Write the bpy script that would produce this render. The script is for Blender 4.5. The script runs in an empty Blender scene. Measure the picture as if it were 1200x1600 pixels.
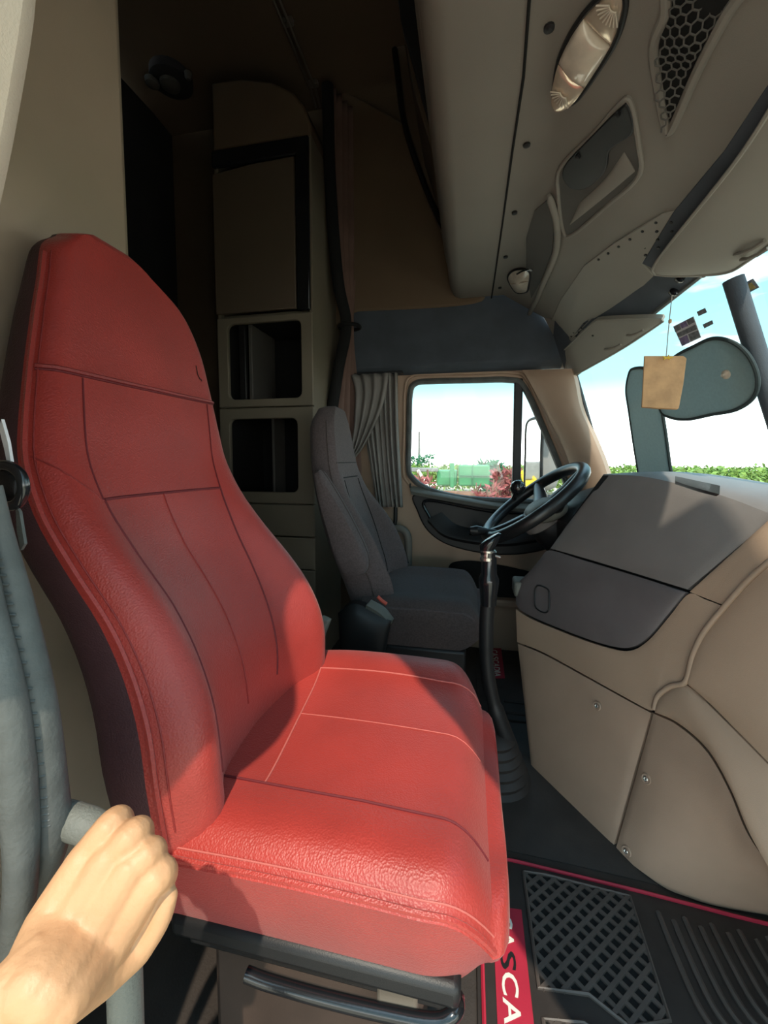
import bpy, bmesh, math, random
from mathutils import Vector, Matrix
random.seed(7)
C = bpy.context.scene.collection

# ------------------------------------------------------------------ camera
cd = bpy.data.cameras.new('camera')
cam = bpy.data.objects.new('camera', cd)
C.objects.link(cam)
cd.sensor_fit = 'AUTO'
cd.sensor_width = 36.0
cd.lens = 14.4
cd.shift_y = -0.02266
cd.clip_start = 0.03
cd.clip_end = 2000
cam.location = (0, 0, 1.03)
cam.rotation_euler = (math.radians(86), 0, math.atan(132 / 640))
bpy.context.scene.camera = cam

# ------------------------------------------------------------------ sky, sun, exposure
wd = bpy.data.worlds.new('sky')
bpy.context.scene.world = wd
wd.use_nodes = True
nt = wd.node_tree
nt.nodes.clear()
out = nt.nodes.new('ShaderNodeOutputWorld')
bg = nt.nodes.new('ShaderNodeBackground')
bg.inputs['Strength'].default_value = 2.9
tc = nt.nodes.new('ShaderNodeTexCoord')
sep = nt.nodes.new('ShaderNodeSeparateXYZ')
nt.links.new(tc.outputs['Generated'], sep.inputs[0])
rp = nt.nodes.new('ShaderNodeValToRGB')
el = rp.color_ramp.elements
el[0].position = 0.0; el[0].color = (0.95, 0.94, 0.88, 1)
el[1].position = 1.0; el[1].color = (0.13, 0.29, 0.44, 1)
for pos_, col_ in ((0.05, (0.80, 0.85, 0.84, 1)), (0.105, (0.26, 0.38, 0.39, 1)), (0.17, (0.11, 0.22, 0.24, 1)), (0.32, (0.085, 0.20, 0.235, 1))):
    e = el.new(pos_); e.color = col_
nt.links.new(sep.outputs['Z'], rp.inputs[0])
nz = nt.nodes.new('ShaderNodeTexNoise')
nz.inputs['Scale'].default_value = 3.2
nz.inputs['Detail'].default_value = 5
mp = nt.nodes.new('ShaderNodeMapping')
mp.inputs['Scale'].default_value = (1, 1, 3.5)
mp.inputs['Location'].default_value = (0.3, 0.15, 0.4)
nt.links.new(tc.outputs['Generated'], mp.inputs[0])
nt.links.new(mp.outputs[0], nz.inputs['Vector'])
cr = nt.nodes.new('ShaderNodeValToRGB')
cr.color_ramp.elements[0].position = 0.50
cr.color_ramp.elements[1].position = 0.68
nt.links.new(nz.outputs['Fac'], cr.inputs[0])
mx = nt.nodes.new('ShaderNodeMixRGB')
mx.inputs['Color2'].default_value = (0.56, 0.58, 0.58, 1)
nt.links.new(cr.outputs['Color'], mx.inputs['Fac'])
nt.links.new(rp.outputs['Color'], mx.inputs['Color1'])
nt.links.new(mx.outputs[0], bg.inputs['Color'])
nt.links.new(bg.outputs[0], out.inputs[0])

sl = bpy.data.lights.new('sun', 'SUN')
sl.energy = 2.0
sl.angle = math.radians(0.8)
sl.color = (1.0, 0.88, 0.70)
sun = bpy.data.objects.new('sun', sl)
C.objects.link(sun)
sun.location = (6, -7, 10)
sun.rotation_euler = Vector((0.15, -0.70, 1.0)).to_track_quat('Z', 'Y').to_euler()

vs = bpy.context.scene.view_settings
vs.view_transform = 'Standard'
vs.look = 'None'
vs.gamma = 1.0
vs.use_curve_mapping = False
vs.exposure = 1.15

# ------------------------------------------------------------------ materials
def mat(name, col, rough=0.6, bump=0.0, bscale=300.0, var=0.0, vscale=6.0, metal=0.0, spec=0.4, sheen=0.0, kind='noise', col2=None, coat=0.0):
    m = bpy.data.materials.new(name)
    m.use_nodes = True
    n = m.node_tree.nodes
    l = m.node_tree.links
    p = n['Principled BSDF']
    p.inputs['Base Color'].default_value = (*col, 1)
    p.inputs['Roughness'].default_value = rough
    p.inputs['Metallic'].default_value = metal
    p.inputs['Specular IOR Level'].default_value = spec
    if sheen: p.inputs['Sheen Weight'].default_value = sheen
    if coat: p.inputs['Coat Weight'].default_value = coat
    t = n.new('ShaderNodeTexCoord')
    if var or col2:
        z = n.new('ShaderNodeTexNoise')
        z.inputs['Scale'].default_value = vscale
        z.inputs['Detail'].default_value = 6
        l.new(t.outputs['Object'], z.inputs['Vector'])
        r = n.new('ShaderNodeValToRGB')
        r.color_ramp.elements[0].position = 0.35
        r.color_ramp.elements[1].position = 0.65
        c2 = col2 or tuple(min(1, c * (1 + var)) for c in col)
        c1 = col if col2 else tuple(c * (1 - var) for c in col)
        r.color_ramp.elements[0].color = (*c1, 1)
        r.color_ramp.elements[1].color = (*c2, 1)
        l.new(z.outputs['Fac'], r.inputs[0])
        l.new(r.outputs[0], p.inputs['Base Color'])
    if bump:
        if kind == 'leather':
            v = n.new('ShaderNodeTexVoronoi')
            v.inputs['Scale'].default_value = bscale
            z0 = n.new('ShaderNodeTexNoise')
            z0.inputs['Scale'].default_value = bscale * 0.35
            z0.inputs['Detail'].default_value = 4
            ad = n.new('ShaderNodeMath'); ad.operation = 'ADD'
            l.new(t.outputs['Object'], v.inputs['Vector'])
            l.new(t.outputs['Object'], z0.inputs['Vector'])
            l.new(v.outputs['Distance'], ad.inputs[0])
            l.new(z0.outputs['Fac'], ad.inputs[1])
            h = ad.outputs[0]
        elif kind == 'weave':
            w = n.new('ShaderNodeTexWave')
            w.inputs['Scale'].default_value = bscale
            w.inputs['Distortion'].default_value = 1.5
            l.new(t.outputs['Object'], w.inputs['Vector'])
            h = w.outputs['Fac']
        else:
            b0 = n.new('ShaderNodeTexNoise')
            b0.inputs['Scale'].default_value = bscale
            b0.inputs['Detail'].default_value = 3
            l.new(t.outputs['Object'], b0.inputs['Vector'])
            h = b0.outputs['Fac']
        bp = n.new('ShaderNodeBump')
        bp.inputs['Strength'].default_value = bump
        bp.inputs['Distance'].default_value = 0.002
        l.new(h, bp.inputs['Height'])
        l.new(bp.outputs[0], p.inputs['Normal'])
    return m

def glass_mat(name, tint=(1, 1, 1), gloss=0.06):
    m = bpy.data.materials.new(name)
    m.use_nodes = True
    n = m.node_tree.nodes; l = m.node_tree.links
    n.clear()
    o = n.new('ShaderNodeOutputMaterial')
    a = n.new('ShaderNodeBsdfTransparent'); a.inputs[0].default_value = (*tint, 1)
    g = n.new('ShaderNodeBsdfGlossy'); g.inputs['Roughness'].default_value = 0.02
    mixs = n.new('ShaderNodeMixShader'); mixs.inputs[0].default_value = gloss
    l.new(a.outputs[0], mixs.inputs[1]); l.new(g.outputs[0], mixs.inputs[2]); l.new(mixs.outputs[0], o.inputs[0])
    return m

M = dict(
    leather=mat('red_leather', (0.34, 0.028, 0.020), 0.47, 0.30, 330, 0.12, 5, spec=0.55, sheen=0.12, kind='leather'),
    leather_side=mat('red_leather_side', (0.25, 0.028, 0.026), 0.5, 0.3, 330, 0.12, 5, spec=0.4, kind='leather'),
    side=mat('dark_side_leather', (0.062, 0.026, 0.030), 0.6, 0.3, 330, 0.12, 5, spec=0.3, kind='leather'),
    thread=mat('seam_thread', (0.50, 0.12, 0.10), 0.6, 0.3, 900),
    groove=mat('seam_groove', (0.13, 0.012, 0.016), 0.7, 0.2, 500),
    fabric=mat('charcoal_fabric', (0.080, 0.062, 0.060), 0.95, 0.6, 420, 0.15, 160, sheen=0.08, spec=0.15),
    fabric2=mat('grey_fabric', (0.105, 0.084, 0.084), 0.95, 0.6, 420, 0.15, 160, sheen=0.08, spec=0.15),
    tan=mat('tan_plastic', (0.375, 0.26, 0.185), 0.55, 0.25, 700, 0.06, 4),
    beige=mat('beige_pillar_plastic', (0.46, 0.365, 0.275), 0.6, 0.2, 700, 0.05, 3),
    tan2=mat('tan_plastic_lower', (0.345, 0.235, 0.17), 0.55, 0.25, 700, 0.08, 5),
    grey=mat('dash_grey_plastic', (0.19, 0.172, 0.165), 0.5, 0.35, 800, 0.06, 8),
    grey_dark=mat('glovebox_plastic', (0.128, 0.110, 0.110), 0.5, 0.35, 800, 0.08, 8),
    head=mat('headliner_plastic', (0.225, 0.205, 0.178), 0.6, 0.25, 700, 0.05, 3),
    head2=mat('console_panel_plastic', (0.29, 0.275, 0.24), 0.6, 0.2, 700, 0.04, 3),
    head_dark=mat('recess_shade_plastic', (0.085, 0.08, 0.072), 0.65, 0.2, 600, 0.1, 5),  # recess plates carry their shade in this tone
    blue=mat('blue_grey_trim', (0.060, 0.072, 0.088), 0.8, 0.4, 500, 0.12, 8),
    brown=mat('dimmed_tan_panel', (0.135, 0.092, 0.058), 0.85, 0.35, 400, 0.08, 3),  # tan trim, darkened in its colour for the dim sleeper
    roof=mat('dimmed_roof_fabric', (0.12, 0.085, 0.055), 0.9, 0.4, 350, 0.1, 2),  # same tan, dimness under the roof put into the colour
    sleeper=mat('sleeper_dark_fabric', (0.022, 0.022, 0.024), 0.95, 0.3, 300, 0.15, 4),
    cab=mat('cabinet_laminate', (0.17, 0.145, 0.105), 0.6, 0.15, 300, 0.06, 3),
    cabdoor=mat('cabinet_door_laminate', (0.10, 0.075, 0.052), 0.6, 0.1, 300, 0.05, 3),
    black=mat('black_plastic', (0.012, 0.012, 0.013), 0.45, 0.15, 600, 0.1, 8),
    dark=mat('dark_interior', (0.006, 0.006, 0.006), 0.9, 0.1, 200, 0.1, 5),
    gloss=mat('gloss_black', (0.010, 0.011, 0.013), 0.16, 0.05, 200, 0.1, 5, spec=0.6),
    rim=mat('wheel_rim_leather', (0.014, 0.014, 0.015), 0.32, 0.2, 400, 0.1, 8, spec=0.5),
    rubber=mat('black_rubber', (0.024, 0.019, 0.017), 0.55, 0.12, 400, 0.3, 14, col2=(0.036, 0.029, 0.026)),
    floorm=mat('floor_vinyl', (0.034, 0.028, 0.025), 0.55, 0.35, 220, 0.35, 9, col2=(0.050, 0.041, 0.036)),
    seal=mat('door_seal_rubber', (0.085, 0.09, 0.086), 0.6, 0.5, 160, 0.2, 20),
    redtrim=mat('red_vinyl', (0.40, 0.020, 0.045), 0.5, 0.15, 300, 0.08, 10),
    white=mat('white_print', (0.72, 0.70, 0.64), 0.6, 0.1, 300, 0.03, 9),
    curt=mat('curtain_cloth', (0.20, 0.185, 0.17), 0.9, 0.35, 500, 0.1, 8),
    curt2=mat('curtain_cloth_brown', (0.17, 0.105, 0.085), 0.85, 0.3, 500, 0.1, 8),
    lattice=mat('mat_lattice_rubber', (0.085, 0.068, 0.060), 0.5, 0.1, 400, 0.1, 20),
    under=mat('seat_base_paint', (0.055, 0.036, 0.028), 0.6, 0.15, 200, 0.2, 8),
    rail=mat('rail_metal', (0.20, 0.17, 0.14), 0.35, 0.05, 200, 0.05, 9, metal=0.6),
    chrome=mat('bright_metal', (0.62, 0.60, 0.56), 0.25, 0.05, 200, 0.05, 9, metal=0.9),
    pewter=mat('grey_handle_rubber', (0.15, 0.15, 0.13), 0.6, 0.5, 380, 0.08, 20),
    pipe=mat('grey_painted_pipe', (0.15, 0.135, 0.115), 0.5, 0.1, 300, 0.05, 9),
    lens=mat('lamp_lens', (0.62, 0.54, 0.44), 0.12, 0.25, 60, 0.12, 30, spec=0.7, coat=0.4),
    lens2=mat('lamp_reflector', (0.80, 0.66, 0.52), 0.18, 0.1, 80, 0.1, 30, metal=0.55),
    card=mat('brown_cardboard', (0.55, 0.32, 0.16), 0.85, 0.25, 160, 0.16, 30),
    yellow=mat('yellow_string', (0.75, 0.48, 0.05), 0.7, 0.2, 300, 0.1, 9),
    string=mat('grey_string', (0.35, 0.31, 0.28), 0.8, 0.2, 300, 0.1, 9),
    mesh=mat('sunshade_mesh', (0.16, 0.20, 0.195), 0.85, 0.5, 500, 0.12, 120),
    meshrim=mat('sunshade_rim', (0.03, 0.045, 0.048), 0.8, 0.2, 300, 0.1, 9),
    purple=mat('sticker_purple', (0.26, 0.20, 0.36), 0.6, 0.05, 200, 0.25, 90),
    stgrey=mat('sticker_grey', (0.20, 0.20, 0.21), 0.6, 0.05, 200, 0.3, 120),
    gold=mat('sticker_gold', (0.42, 0.30, 0.10), 0.6, 0.05, 200, 0.3, 120),
    pale=mat('sticker_white', (0.70, 0.68, 0.70), 0.6, 0.05, 200, 0.05, 60),
    skin=mat('skin', (0.50, 0.265, 0.135), 0.48, 0.35, 190, 0.07, 14, spec=0.35),
    grass=mat('field_green', (0.14, 0.26, 0.035), 0.9, 0.3, 3, 0.3, 0.4),
    leaf=mat('leaf_green', (0.20, 0.31, 0.075), 0.8, 0.1, 20, 0.35, 1.5),
    redleaf=mat('leaf_red', (0.30, 0.085, 0.08), 0.8, 0.1, 20, 0.4, 4),
    dirt=mat('dry_ground', (0.66, 0.54, 0.40), 0.95, 0.3, 2, 0.2, 0.3),
    mgreen=mat('machine_green', (0.05, 0.24, 0.10), 0.45, 0.1, 30, 0.12, 3),
    mdark=mat('machine_dark_green', (0.03, 0.16, 0.07), 0.6, 0.1, 30, 0.2, 3),
    mrust=mat('machine_rust', (0.24, 0.13, 0.09), 0.8, 0.3, 30, 0.3, 4),
    mred=mat('machine_red', (0.50, 0.08, 0.05), 0.6, 0.1, 30, 0.2, 3),
    myellow=mat('machine_yellow', (0.75, 0.50, 0.03), 0.5, 0.1, 30, 0.1, 3),
    mgrey=mat('machine_grey', (0.25, 0.24, 0.23), 0.6, 0.1, 30, 0.2, 3),
    mirror=mat('mirror_glass', (0.85, 0.87, 0.86), 0.03, 0.0, 1, 0.0, 1, metal=1.0),
    glass=glass_mat('window_glass', (0.97, 0.99, 0.99), 0.03),
    wind=glass_mat('windshield_glass', (0.96, 0.99, 0.99), 0.03),
)

def translucent(m, f, col):
    n = m.node_tree.nodes; l = m.node_tree.links; p = n['Principled BSDF']; o = n['Material Output']
    t = n.new('ShaderNodeBsdfTranslucent'); t.inputs[0].default_value = (*col, 1)
    x = n.new('ShaderNodeMixShader'); x.inputs[0].default_value = f
    l.new(p.outputs[0], x.inputs[1]); l.new(t.outputs[0], x.inputs[2]); l.new(x.outputs[0], o.inputs[0])
translucent(M['mesh'], 0.5, (0.44, 0.48, 0.46))
translucent(M['card'], 0.12, (0.6, 0.35, 0.15))

# ------------------------------------------------------------------ helpers
def tag(o, label=None, cat=None, group=None, kind=None):
    if label: o['label'] = label
    if cat: o['category'] = cat
    if group: o['group'] = group
    if kind: o['kind'] = kind
    return o

def empty(name, loc, label, cat, group=None, kind=None):
    o = bpy.data.objects.new(name, None)
    o.empty_display_size = 0.05
    C.objects.link(o)
    o.location = loc
    return tag(o, label, cat, group, kind)

def obj(name, vf, m, parent=None, smooth=True, m2=None, m2f=None, bevel=0.0, solid=0.0, subd=0, seg=2, sharp=40):
    me = bpy.data.meshes.new(name)
    me.from_pydata([tuple(v) for v in vf[0]], [], vf[1])
    bm = bmesh.new(); bm.from_mesh(me)
    bmesh.ops.recalc_face_normals(bm, faces=bm.faces)
    bm.to_mesh(me); bm.free()
    me.materials.append(M[m] if isinstance(m, str) else m)
    if m2:
        me.materials.append(M[m2])
        for p in me.polygons:
            if m2f(p): p.material_index = 1
    o = bpy.data.objects.new(name, me)
    C.objects.link(o)
    if parent:
        o.parent = parent
        o.matrix_parent_inverse = Matrix.Translation(parent.location).inverted() if parent.parent is None and parent.type == 'EMPTY' else Matrix()
    if smooth:
        for p in me.polygons: p.use_smooth = True
        if sharp:
            try: me.set_sharp_from_angle(angle=math.radians(sharp))
            except Exception: pass
    if solid:
        s = o.modifiers.new('solid', 'SOLIDIFY'); s.thickness = solid; s.offset = 0
    if bevel:
        b = o.modifiers.new('bevel', 'BEVEL'); b.width = bevel; b.segments = seg; b.limit_method = 'ANGLE'; b.angle_limit = math.radians(35)
        b.use_clamp_overlap = True
    if subd:
        s = o.modifiers.new('sub', 'SUBSURF'); s.levels = subd; s.render_levels = subd
    return o

def join(*parts):
    V, F = [], []
    for v, f in parts:
        k = len(V); V += [tuple(a) for a in v]; F += [[i + k for i in q] for q in f]
    return V, F

def box(x0, x1, y0, y1, z0, z1):
    v = [(x, y, z) for x in (x0, x1) for y in (y0, y1) for z in (z0, z1)]
    return v, [(0, 1, 3, 2), (4, 6, 7, 5), (0, 4, 5, 1), (2, 3, 7, 6), (0, 2, 6, 4), (1, 5, 7, 3)]

def loft(rings, closed=True, caps=True):
    n = len(rings[0]); V = [tuple(p) for r in rings for p in r]; F = []
    for i in range(len(rings) - 1):
        for j in range(n if closed else n - 1):
            a = i * n + j; b = i * n + (j + 1) % n
            F.append((a, b, b + n, a + n))
    if caps and closed:
        F.append(tuple(range(n - 1, -1, -1))); k = (len(rings) - 1) * n; F.append(tuple(k + i for i in range(n)))
    return V, F

def cat(pts, n=8, closed=False):
    P = [Vector(p) for p in pts]; N = len(P); out_ = []
    for i in range(N if closed else N - 1):
        p0 = P[(i - 1) % N] if closed or i > 0 else P[i] * 2 - P[i + 1]
        p1 = P[i]; p2 = P[(i + 1) % N]
        p3 = P[(i + 2) % N] if closed or i + 2 < N else p2 * 2 - p1
        for k in range(n):
            t = k / n
            out_.append(0.5 * ((2 * p1) + (p2 - p0) * t + (2 * p0 - 5 * p1 + 4 * p2 - p3) * t * t + (3 * p1 - p0 - 3 * p2 + p3) * t ** 3))
    if not closed: out_.append(P[-1])
    return out_

def tube(pts, r, n=10, caps=True, closed=False, flat=None):
    P = [Vector(p) for p in pts]; N = len(P)
    R = r if isinstance(r, (list, tuple)) else [r] * N
    rings = []; up = None
    for i in range(N):
        if closed: d = P[(i + 1) % N] - P[(i - 1) % N]
        else: d = P[min(i + 1, N - 1)] - P[max(i - 1, 0)]
        d = d.normalized() if d.length > 1e-9 else Vector((0, 0, 1))
        if up is None:
            up = Vector((0, 0, 1)) if abs(d.z) < 0.9 else Vector((1, 0, 0))
            if flat is not None: up = Vector(flat)
        a = (up - d * up.dot(d))
        a = a.normalized() if a.length > 1e-6 else d.orthogonal().normalized()
        up = a; b = d.cross(a)
        rings.append([P[i] + (a * math.cos(t * 2 * math.pi / n) + b * math.sin(t * 2 * math.pi / n)) * R[i] for t in range(n)])
    V, F = loft(rings, True, caps and not closed)
    if closed:
        k = (N - 1) * n
        for j in range(n): F.append((k + j, k + (j + 1) % n, (j + 1) % n, j))
    return V, F

def lathe(prof, org, axis=(0, 0, 1), n=24):
    ax = Vector(axis).normalized(); a = ax.orthogonal().normalized(); b = ax.cross(a); org = Vector(org)
    rings = [[org + ax * h + (a * math.cos(2 * math.pi * t / n) + b * math.sin(2 * math.pi * t / n)) * max(r, 1e-4) for t in range(n)] for r, h in prof]
    return loft(rings, True, True)

def plate(outline, off):
    """prism: the outline and its copy moved by off"""
    P = [Vector(p) for p in outline]; o = Vector(off); n = len(P)
    V = P + [p + o for p in P]
    F = [tuple(range(n)), tuple(range(2 * n - 1, n - 1, -1))] + [(i, (i + 1) % n, n + (i + 1) % n, n + i) for i in range(n)]
    return V, F

def resamp(pts, n):
    P = [Vector(p) for p in pts]
    d = [0]
    for a, b in zip(P, P[1:]): d.append(d[-1] + (b - a).length)
    o = []
    for i in range(n):
        t = d[-1] * i / (n - 1)
        for k in range(len(P) - 1):
            if t <= d[k + 1] or k == len(P) - 2:
                s = (t - d[k]) / max(d[k + 1] - d[k], 1e-9); o.append(P[k].lerp(P[k + 1], min(max(s, 0), 1))); break
    return o

def patch(A, B, nrm, bulge=0.0, thick=0.02, n=28, m=12, sm=True, rnd=0.006):
    """a moulded panel spanning from edge A to edge B, bulged along nrm, edges rolled back, closed at the back"""
    a = resamp(cat(A, 8) if sm else A, n); b = resamp(cat(B, 8) if sm else B, n); N = Vector(nrm).normalized()
    rows = []
    for j in range(m + 1):
        v = j / m; row = []
        for i in range(n):
            u = i / (n - 1)
            w = (4 * v * (1 - v)) ** 0.6 * (4 * u * (1 - u)) ** 0.35
            row.append(a[i].lerp(b[i], v) + N * (bulge * w))
        rows.append(row)
    V = [p for r in rows for p in r]; F = []
    for j in range(m):
        for i in range(n - 1):
            k = j * n + i; F.append((k, k + 1, k + n + 1, k + n))
    per = [i for i in range(n)] + [j * n + n - 1 for j in range(1, m + 1)] + [m * n + i for i in range(n - 2, -1, -1)] + [j * n for j in range(m - 1, 0, -1)]
    k = len(V); L_ = len(per)
    V += [p - N * thick for p in V]
    for j in range(m):
        for i in range(n - 1):
            q = k + j * n + i; F.append((q, q + n, q + n + 1, q + 1))
    for i in range(L_): F.append((per[i], per[(i + 1) % L_], k + per[(i + 1) % L_], k + per[i]))
    return V, F

def interp(x, pts):
    if x <= pts[0][0]: return pts[0][1]
    for (a, b), (c, d) in zip(pts, pts[1:]):
        if x <= c: return b + (d - b) * (x - a) / (c - a)
    return pts[-1][1]

def wall_hole(x0, x1, z0, z1, hole, y0, y1):
    """wall in the XZ plane from y0 to y1 with one hole (list of (x, z))"""
    n = len(hole); cx = sum(p[0] for p in hole) / n; cz = sum(p[1] for p in hole) / n
    o = []
    for x, z in hole:
        dx, dz = x - cx, z - cz
        s = min([((x1 if dx > 0 else x0) - cx) / dx if abs(dx) > 1e-9 else 1e9, ((z1 if dz > 0 else z0) - cz) / dz if abs(dz) > 1e-9 else 1e9])
        o.append((cx + dx * s, cz + dz * s))
    # put the corners in
    for c in ((x0, z0), (x0, z1), (x1, z0), (x1, z1)):
        i = min(range(n), key=lambda k: (o[k][0] - c[0]) ** 2 + (o[k][1] - c[1]) ** 2); o[i] = c
    V = [(p[0], y0, p[1]) for p in hole] + [(p[0], y0, p[1]) for p in o] + [(p[0], y1, p[1]) for p in hole] + [(p[0], y1, p[1]) for p in o]
    F = []
    for i in range(n):
        j = (i + 1) % n
        F += [(i, j, n + j, n + i), (2 * n + i, 3 * n + i, 3 * n + j, 2 * n + j), (i, 2 * n + i, 2 * n + j, j), (n + i, n + j, 3 * n + j, 3 * n + i)]
    return V, F

def copy_tree(o, parent=None):
    c = o.copy(); C.objects.link(c)
    if parent: c.parent = parent; c.matrix_parent_inverse = o.matrix_parent_inverse.copy()
    for ch in list(o.children): copy_tree(ch, c)
    return c

def struct(name, vf, m, parent=None, **k):
    o = obj(name, vf, m, parent, **k)
    if not parent: o['kind'] = 'structure'
    return o
# ================================================================== the cab shell
struct('floor', box(-1.75, 1.30, 0.20, 2.30, -0.08, 0.0), 'floorm', smooth=False)
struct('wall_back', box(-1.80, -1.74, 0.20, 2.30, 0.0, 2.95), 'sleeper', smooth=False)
struct('wall_front', box(0.90, 0.96, 0.20, 2.30, 0.0, 0.93), 'dark', smooth=False)
# sleeper roof: slightly arched sheet
rings = []
for i in range(13):
    y = 0.20 + 2.1 * i / 12; z = 2.93 + 0.06 * (1 - ((y - 1.25) / 1.05) ** 2)
    rings.append([(-1.78, y, z), (0.16, y, z), (0.16, y, z + 0.05), (-1.78, y, z + 0.05)])
ceil_ = struct('ceiling', loft(rings), 'roof')
# driver side wall behind and above the door, window cut out
HOLE = cat([(-0.325, 0.99), (-0.322, 1.20), (-0.318, 1.40), (-0.285, 1.447), (-0.20, 1.452), (0.0, 1.450), (0.22, 1.440), (0.275, 1.40), (0.37, 1.20), (0.46, 1.00), (0.505, 0.885), (0.48, 0.835), (0.38, 0.815), (0.266, 0.815), (0.10, 0.818), (-0.04, 0.828), (-0.16, 0.850), (-0.25, 0.885), (-0.305, 0.935)], 4, True) if False else None
def v2(pts, n=5):
    return [(p.x, p.z) for p in cat([(x, 0, z) for x, z in pts], n, True)]
HOLE = v2([(-0.325, 0.99), (-0.322, 1.20), (-0.318, 1.39), (-0.285, 1.447), (-0.19, 1.453), (0.0, 1.450), (0.20, 1.445), (0.275, 1.405), (0.37, 1.20), (0.455, 1.00), (0.500, 0.885), (0.48, 0.835), (0.38, 0.815), (0.266, 0.815), (0.10, 0.818), (-0.04, 0.828), (-0.16, 0.852), (-0.25, 0.888), (-0.305, 0.935)])
struct('wall_left', join(box(-1.78, -0.66, 2.25, 2.31, 0, 2.95), box(-0.66, 0.16, 2.25, 2.31, 1.52, 2.95), box(0.16, 0.60, 2.25, 2.31, 1.52, 1.9), box(0.66, 1.3, 2.25, 2.31, 0, 0.8)), 'roof', smooth=False)
# blue grey header panel above the driver door
struct('trim_1', loft([[(x, 2.215, 1.50), (x, 2.19, 1.53), (x, 2.20, 1.86), (x, 2.249, 1.88), (x, 2.249, 1.49)] for x in (-0.655, -0.3, 0.05, 0.34, 0.52)]), 'blue', bevel=0.006)

# driver door
dv, df = wall_hole(-0.655, 0.66, 0.0, 1.515, HOLE, 2.25, 2.30)
dv = [(min(x, 0.645 - max(0, z - 0.9) * 0.50), y, z) for x, y, z in dv]
door = struct('door_1', (dv, df), 'tan', sharp=40)
# window rubber and inner lip
def rim(name, pts, y, r, m, par): return obj(name, tube([(x, y, z) for x, z in pts], r, 8, closed=True), m, par)
rim('window_seal', HOLE, 2.246, 0.016, 'seal', door)
big = [(0.0 + (x - 0.05) * 1.075 + 0.05, 1.13 + (z - 1.13) * 1.12) for x, z in HOLE]
rim('window_rim', big, 2.250, 0.010, 'tan', door)
obj('vent_window_post', box(0.225, 0.268, 2.235, 2.265, 0.80, 1.45), 'black', door, bevel=0.006)
# dark moulded armrest panel
arm = [(-0.2883,2.235,0.8437), (-0.2736,2.235,0.7448), (-0.2164,2.235,0.64), (-0.1041,2.235,0.5663), (0.1002,2.235,0.5263), (0.2966,2.235,0.5355), (0.4533,2.235,0.5966), (0.556,2.235,0.7661), (0.5089,2.235,0.8111), (0.2268,2.235,0.778), (-0.0386,2.235,0.8203)]
P = cat(arm, 5, True)
dp = obj('armrest_panel', plate(P, (0, 0.03, 0)), 'black', door, bevel=0.008)
arm2 = [(-0.217,2.228,0.8105), (-0.2094,2.228,0.7297), (-0.1461,2.228,0.6507), (0.0318,2.228,0.6083), (0.2298,2.228,0.6024), (0.419,2.228,0.6636), (0.4013,2.228,0.7431), (0.096,2.228,0.762)]
obj('armrest_recess_rim', tube(cat(arm2, 6, True), 0.009, 8, closed=True), 'gloss', dp)
obj('armrest_shelf', patch([(-0.2144,2.21,0.7075), (-0.1021,2.18,0.6259), (0.1606,2.17,0.5976), (0.3839,2.2,0.6274)], [(-0.1402,2.23,0.7489), (-0.0367,2.23,0.6751), (0.1963,2.23,0.6622), (0.3874,2.23,0.6889)], (0, -0.6, 0.8), 0.006, 0.02), 'black', dp)
obj('sill_cap', patch([(-0.3062,2.21,0.8595), (-0.0381,2.21,0.8158), (0.2243,2.21,0.7808), (0.5344,2.21,0.7817)], [(-0.3185,2.246,0.8921), (-0.039,2.246,0.8366), (0.2273,2.246,0.804), (0.5421,2.246,0.8106)], (0, -0.5, 0.9), 0.006, 0.02), 'pewter', door)
obj('lock_stud', lathe([(0.005, 0), (0.005, 0.02), (0.003, 0.024)], (-0.3119,2.225,0.8794), (0, 0, 1), 10), 'black', door)
# storage pocket low on the door
pk = [(-0.1022,2.225,0.434), (-0.0511,2.225,0.4792), (0.1006,2.225,0.4799), (0.3935,2.225,0.4204), (0.3963,2.225,0.3081), (0.1042,2.225,0.2702), (-0.0833,2.225,0.2926)]
obj('door_pocket', plate(cat(pk, 5, True), (0, 0.02, 0)), 'dark', door, bevel=0.006)
obj('pocket_ledge', box(-0.05, 0.45, 2.17, 2.25, 0.26, 0.30), 'tan2', door, bevel=0.012)
obj('door_latch_lever', patch([(0.0134,2.1,0.6842), (0.0667,2.1,0.6991), (0.0867,2.12,0.6769)], [(0.0075,2.1,0.6513), (0.0612,2.1,0.6533), (0.0933,2.12,0.6574)], (0, -1, 0.2), 0.012, 0.03), 'gloss', door)
# window panes
w1 = struct('window_1', join(plate([(x, 2.285, z) for x, z in HOLE if x < 0.24], (0, 0.004, 0))), 'glass', smooth=False)
obj('vent_pane', plate([(0.262, 2.285, 0.81), (0.50, 2.285, 0.86), (0.37, 2.285, 1.2), (0.27, 2.285, 1.42)], (0, 0.004, 0)), 'glass', w1, smooth=False)

# left (driver) A pillar between door window and windshield
struct('trim_2', patch([(0.2581,2.2,1.484), (0.2965,2.2,1.419), (0.367,2.2,1.2834), (0.4628,2.2,1.0908), (0.512,2.2,0.9468), (0.5473,2.2,0.7703)], [(0.4656,2.09,1.4576), (0.4844,2.09,1.3919), (0.5134,2.09,1.2667), (0.5793,2.09,1.1167), (0.6339,2.09,0.9732), (0.6735,2.09,0.7872)], (-0.6, -0.8, 0.0), 0.035, 0.05), 'tan')
struct('trim_3', loft([[(x, y, z) for x, z in ((0.50, 0.0), (0.66, 0.0), (0.66, 0.93), (0.50, 0.90))] for y in (2.16, 2.25)]), 'tan2', smooth=False)
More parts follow.
